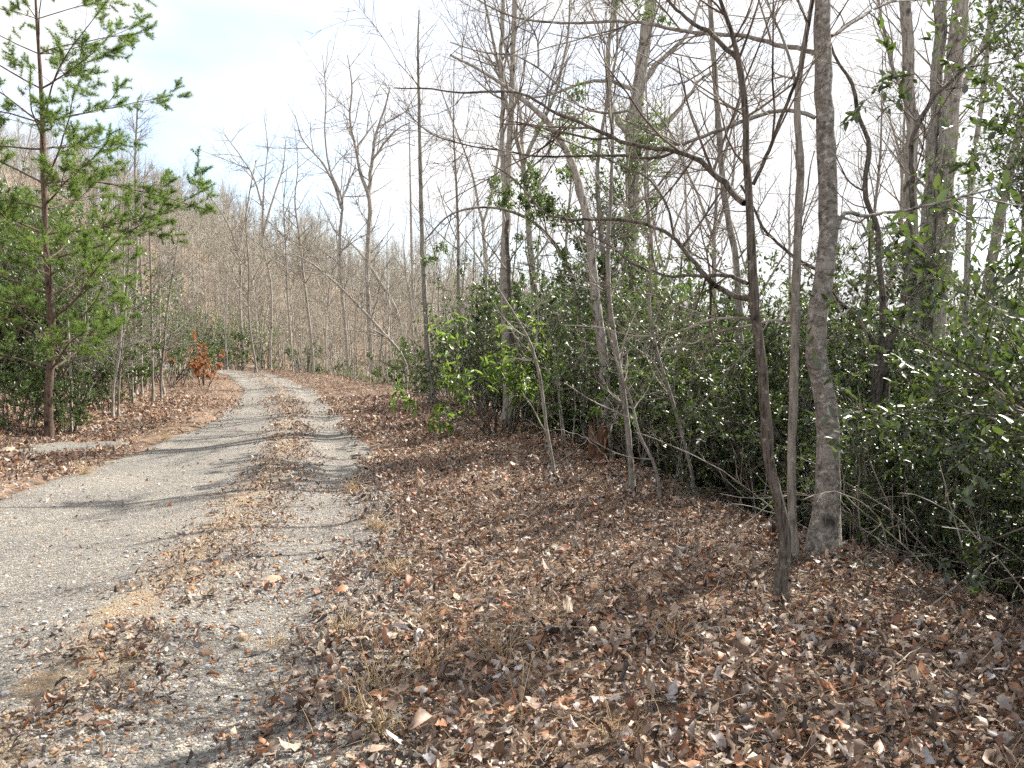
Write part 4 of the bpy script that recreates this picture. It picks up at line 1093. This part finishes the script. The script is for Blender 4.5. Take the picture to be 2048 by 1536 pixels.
stick("slanting stick with small twigs in the leaves nearest the hollies", [(1845, 1232, 0), (1900, 1200, .03), (1945, 1185, .07)], .006, .003)
stick("short stick lying deep in the leaves below the dark slender tree", [(1590, 1263, .01), (1680, 1270, .01), (1760, 1290, .02)], .005, .003, twigs=.3)
stick("thin grey stick in the leaves close to the camera's right", [(1730, 1400, .02), (1820, 1330, .03), (1900, 1290, .04)], .004, .002, twigs=.4)
stick("broken twig stuck in gravel at the edge of the leaves", [(665, 1370, .01), (690, 1390, .015), (712, 1405, .02)], .006, .004, twigs=0)
def cane(label, px, d0, d1, w0, w1, mat='twig_pale', group="bare canes bent out of the hollies", twigs=.8):
    pts = np.array([at(x, y, d0 + (d1 - d0) * i / (len(px) - 1)) for i, (x, y) in enumerate(px)])
    C = spline(pts, len(pts) * 5); C = C + g.normal(0, .008, C.shape)
    base = C[0].copy(); base[2] = min(base[2], float(H(base[0], base[1])))
    if C[0, 2] > base[2] + .02: C = np.concatenate([[base], C])
    t = thing("bent_cane", base, label, "cane", group)
    r = np.linspace(w0, w1, len(C))
    V, F = tubes([(C, r, 6)]); obj("shaft", mesh("shaft", V, F, M[mat], off=base), t)
    tw = []
    sprout(tw, C, r, 0, g, [dict(dens=2.2 * twigs, ang=45, len=.42, n=5, wig=.12, trop=.03, k=3, rr=.5, t0=.1), dict(dens=4, ang=42, len=.14, n=3, wig=.1, trop=.02, k=3, rr=.6)], .1)
    if tw:
        V, F = tubes(tw); obj("crown", mesh("crown", V, F, M[mat], off=base), t)
cane("long bare cane sweeping down from the lichen-banded trunk to the frame's edge", [(1700, 1030), (1790, 1110), (1880, 1165), (1980, 1215), (2070, 1265)], 6.4, 5.2, .006, .004)
cane("bare cane crossing above the long sweeping one", [(1810, 1010), (1870, 1080), (1950, 1130), (2030, 1190), (2080, 1230)], 6.6, 5.6, .005, .003)
cane("level bare cane in front of the hollies", [(1715, 1010), (1780, 995), (1850, 985), (1950, 988), (2060, 1005)], 7.0, 6.4, .005, .003)
cane("stout broken cane poking up from the hollies' shade", [(1930, 1165), (1960, 1130), (1992, 1108)], 6.0, 6.1, .014, .010, twigs=.2)
cane("dark fallen limb propped in the hollies at the frame's edge", [(1960, 965), (2000, 940), (2060, 912)], 6.9, 6.6, .022, .026, mat='dark', twigs=.2)
cane("upright crooked cane beside the lichen-banded trunk", [(1822, 1130), (1836, 1060), (1815, 1000), (1808, 930), (1800, 900)], 6.7, 6.8, .008, .004)
cane("pale arched cane hooping over before the rotten stump", [(1240, 975), (1200, 900), (1160, 870), (1110, 860), (1062, 870)], 9.4, 9.8, .006, .003)
cane("pale cane slanting up across the rotten stump", [(1110, 930), (1165, 890), (1215, 850), (1260, 850)], 9.9, 9.6, .007, .004)

gg = np.random.default_rng(97)
for i, lb in enumerate(["outermost thin cane arching over the leaves at the frame's edge", "thin cane arching just inside the outermost one", "low cane trailing from the hollies over the leaf edge", "high looping cane in front of the darkest holly gap", "slanting whip leaning out from the hollies to the leaves", "fine whip crossing the stout broken cane", "bare whip rising straight from the leaf edge near the corner", "drooping whip whose tip touches the leaves by the corner", "pale whip hooked over at mid height before the hollies", "twiggy whip nearest the lichen-banded trunk", "long whip bowed flat along the leaf edge", "forked whip standing clear of the hollies", "slack whip hanging across the long sweeping cane", "stubby twiggy whip low in the leaf edge"]):
    y0 = 6.9 - .17 * i + gg.normal(0, .1); x0 = float(xc(y0) + edge(y0)) + .25 + .22 * (i % 4) + gg.normal(0, .1)
    a = gg.uniform(2.6, 4.2)
    bp, br = mkbranch((x0, y0, float(H(x0, y0))), (math.cos(a) * .6, math.sin(a) * .7, 1), gg.uniform(.9, 1.9), .007, .0025, 12, .10, -.09 if i % 3 else -.02, gg)
    t = thing("arching_cane", bp[0], lb, "cane", "thin canes arching out of the hollies")
    V, F = tubes([(bp, br, 5)]); obj("shaft", mesh("shaft", V, F, M['twig_pale'], off=bp[0]), t)
    tw = []
    sprout(tw, bp, br, 0, gg, [dict(dens=6, ang=45, len=.40, n=5, wig=.12, trop=.0, k=3, rr=.6, t0=.1), dict(dens=7, ang=42, len=.15, n=3, wig=.1, trop=.02, k=3, rr=.7)], .15)
    V, F = tubes(tw); obj("crown", mesh("crown", V, F, M['twig_pale'], off=bp[0]), t)

RC = {'tan': (.34, .27, .20), 'orange': (.40, .20, .08), 'grey': (.30, .29, .28), 'brown': (.25, .17, .12)}
for label, x, y, w, c, fl in [
    ("blocky tan rock on the gravel where track meets leaves", 482, 1284, 34, 'tan', 1.1),
    ("flat tan slab of stone in the rut beside the leaves", 540, 1164, 56, 'tan', .45),
    ("orange stone in the washed-out clay nearest the rut", 218, 1262, 30, 'orange', .6),
    ("rounded orange stone below the first clay patch", 190, 1284, 20, 'orange', .9),
    ("flat brown stone lying in the drift of leaves on the crown", 410, 1315, 40, 'brown', .6),
    ("orange stone near the bottom corner of the track", 100, 1434, 24, 'orange', .7),
    ("yellowish stone beside the clump of leaves on the crown", 385, 1183, 26, 'orange', .6),
    ("grey stone at the shadow's edge low on the track", 85, 1470, 22, 'grey', .8),
    ("brown stone among pebbles below the crown drift", 275, 1430, 30, 'brown', .7),
    ("small tan stone in the pebbles right of the blocky rock", 312, 1412, 22, 'orange', .6),
    ("pale stone on the far verge under the bank", 400, 822, 12, 'tan', .9),
    ("pale stone at the foot of the bank by the frame's edge", 14, 905, 26, 'tan', .6)]:
    p = on_ground(x, y); sz = w * p[1] / FPX
    V, F = stones(np.zeros((1, 3)), np.array([1.0]), g, fl, .16)
    o = obj("stone", mesh("stone", V, F, M['rock'], False)); o.location = (p[0], p[1], p[2] + sz * fl * .16); o.scale = (sz * 1.05,) * 3
    o.rotation_euler = (g.normal(0, .15), g.normal(0, .15), 0); o.color = (*RC[c], 1)
    mo = o.modifiers.new("edge", 'BEVEL'); mo.width = .05; mo.segments = 1
    tag(o, label, "stone", "stones on the track and verge")

def tuft(label, x, y, n, h, curl=.5, group="tufts of dry grass in the leaves"):
    p = on_ground(x, y)
    t = thing("dry_grass_tuft", p, label, "grass tuft", group)
    polys = []
    for i in range(n):
        a = g.uniform(0, 6.28); e = abs(g.normal(0, .45))
        st = np.array([g.normal(0, .035), g.normal(0, .035), -.01])
        bp, br = mkbranch(st, (math.cos(a) * e, math.sin(a) * e, 1), h * g.uniform(.4, 1.2), .0024, .0009, 8, .16, -curl * g.uniform(.1, .8), g)
        polys.append((bp, br, 3))
    V, F = tubes(polys)
    c = np.array((.58, .44, .26)) * g.uniform(.8, 1.1)
    obj("blades", mesh("blades", V, F, M['straw'], True, np.tile(c, (len(V), 1))), t)
for lb, x, y, n, h, cu in [
    ("dense low tuft of dry straw grass near the bottom of the leaves", 760, 1470, 90, .18, .8), ("tall dry grass stems at the gravel's edge near the camera", 752, 1400, 26, .36, .25), ("dry grass tuft with looping blades midway up the leaf edge", 850, 1345, 46, .24, .7),
    ("wispy grass tuft in the leaves beside the washed gravel", 860, 1255, 34, .28, .4), ("single tall grass stalk rising in the leaves near the camera", 1046, 1465, 7, .45, .05), ("slim grass stalks behind the tall stalk in the leaves", 1106, 1260, 10, .42, .08),
    ("tuft of grass where the leaves meet the right rut", 755, 1060, 60, .22, .6), ("grass tuft beside the bare gravel patch farther up the rut", 705, 985, 60, .24, .5), ("fine dry grass low in the leaves under the dark slender tree", 1340, 1290, 40, .2, .6),
    ("thin green-tinged grass beside the blocky tan rock", 540, 1300, 26, .16, .4), ("straw tuft low among the leaves toward the corner", 1560, 1450, 40, .2, .7), ("grass tuft on the verge below the bank saplings", 170, 950, 60, .3, .5), ("grass tuft on the far verge near the track's left rut", 330, 880, 60, .3, .5), ("bushy straw tuft at the gravel edge beside the near leaves", 700, 1440, 55, .2, .7), ("loose straw tuft where gravel and leaves mingle", 690, 1270, 70, .2, .6), ("straw tuft in the leaves past the washed gravel patch", 790, 1150, 70, .22, .6), ("upright straw tuft in the middle of the leaves", 1000, 1330, 40, .28, .4), ("long bent stems in the leaves at the picture's bottom", 1230, 1500, 16, .34, .3)]:
    tuft(lb, x, y, n, h, cu)
# loose straw and short stems among the leaves
polys = []
for i in range(900):
    x, y = g.uniform(-1.2, 3.2), 2.4 + 7 * g.random() ** 1.2
    if float(cover(np.array([x]), np.array([y]))[0]) < .5: continue
    a = g.uniform(0, 6.28)
    bp, br = mkbranch((x, y, float(H(x, y)) + g.uniform(.02, .05)), (math.cos(a), math.sin(a), g.uniform(0, .9)), g.uniform(.06, .26), .0013, .0007, 5, .12, -.05, g)
    polys.append((bp, br, 3))
V, F = tubes(polys)
tag(obj("loose_straw", mesh("loose_straw", V, F, M['straw'], True, np.tile((.52, .41, .27), (len(V), 1)))), "loose dry stems and straw strewn through the fallen leaves", "straw", kind="stuff")

# ------------------------------------------------------------------ the far wood on the hill
far_col = bpy.data.collections.new("far_wood_sources")
for i in range(4):
    gg = np.random.default_rng(900 + i)
    h = 11 + 1.5 * i
    tp, tr = mkbranch((0, 0, -.5), (0, 0, 1), h, .13, .03, 8, .04, .03, gg)
    cr = [(tp, tr, 4)]
    sprout(cr, tp, tr, 0, gg, [dict(dens=2.6, ang=42, len=h * .24, n=5, wig=.09, trop=.07, k=3, rr=.5, rmax=.045, t0=.1, tap=.55), dict(dens=2.4, ang=40, len=h * .10, n=4, wig=.1, trop=.06, k=3, rr=.6, rmin=.012, tap=.4), dict(dens=2.0, ang=40, len=h * .045, n=3, wig=.1, trop=.05, k=3, rr=.7, rmin=.008)], .18)
    V, F = tubes(cr)
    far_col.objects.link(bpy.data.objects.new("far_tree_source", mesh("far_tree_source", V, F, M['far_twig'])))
gg = np.random.default_rng(951)
pts = []
while len(pts) < 2100:
    r = 64 + 145 * gg.random() ** .75; az = math.radians(gg.uniform(-44, 40))
    x, y = r * math.sin(az), r * math.cos(az)
    if az > math.radians(2) and gg.random() < .55: continue
    if abs(x - float(xc(y))) < 3.5: continue
    pts.append((x, y, float(H(x, y))))
fm = bpy.data.meshes.new("far_wood"); fm.from_pydata(pts, [], [])
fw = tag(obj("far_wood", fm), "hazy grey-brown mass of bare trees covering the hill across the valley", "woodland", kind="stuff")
nt = bpy.data.node_groups.new("far_wood", 'GeometryNodeTree')
nt.interface.new_socket("Geometry", in_out='INPUT', socket_type='NodeSocketGeometry')
nt.interface.new_socket("Geometry", in_out='OUTPUT', socket_type='NodeSocketGeometry')
gi, go = nt.nodes.new("NodeGroupInput"), nt.nodes.new("NodeGroupOutput")
ci = nt.nodes.new("GeometryNodeCollectionInfo"); ci.inputs[0].default_value = far_col; ci.inputs[1].default_value = True
ip = nt.nodes.new("GeometryNodeInstanceOnPoints"); ip.inputs["Pick Instance"].default_value = True
rr = nt.nodes.new("FunctionNodeRandomValue"); rr.data_type = 'FLOAT_VECTOR'; rr.inputs[0].default_value = (-.06, -.06, 0); rr.inputs[1].default_value = (.06, .06, 6.28)
rs = nt.nodes.new("FunctionNodeRandomValue"); rs.data_type = 'FLOAT'; rs.inputs[2].default_value = .5; rs.inputs[3].default_value = 1.0; rs.inputs["Seed"].default_value = 5
nt.links.new(gi.outputs[0], ip.inputs["Points"]); nt.links.new(ci.outputs[0], ip.inputs["Instance"])
nt.links.new(rr.outputs[0], ip.inputs["Rotation"]); nt.links.new(rs.outputs[1], ip.inputs["Scale"]); nt.links.new(ip.outputs[0], go.inputs[0])
md = fw.modifiers.new("far_wood", 'NODES'); md.node_group = nt
print("unique triangles", sum(len(m.loops) - 2 * len(m.polygons) for m in bpy.data.meshes))
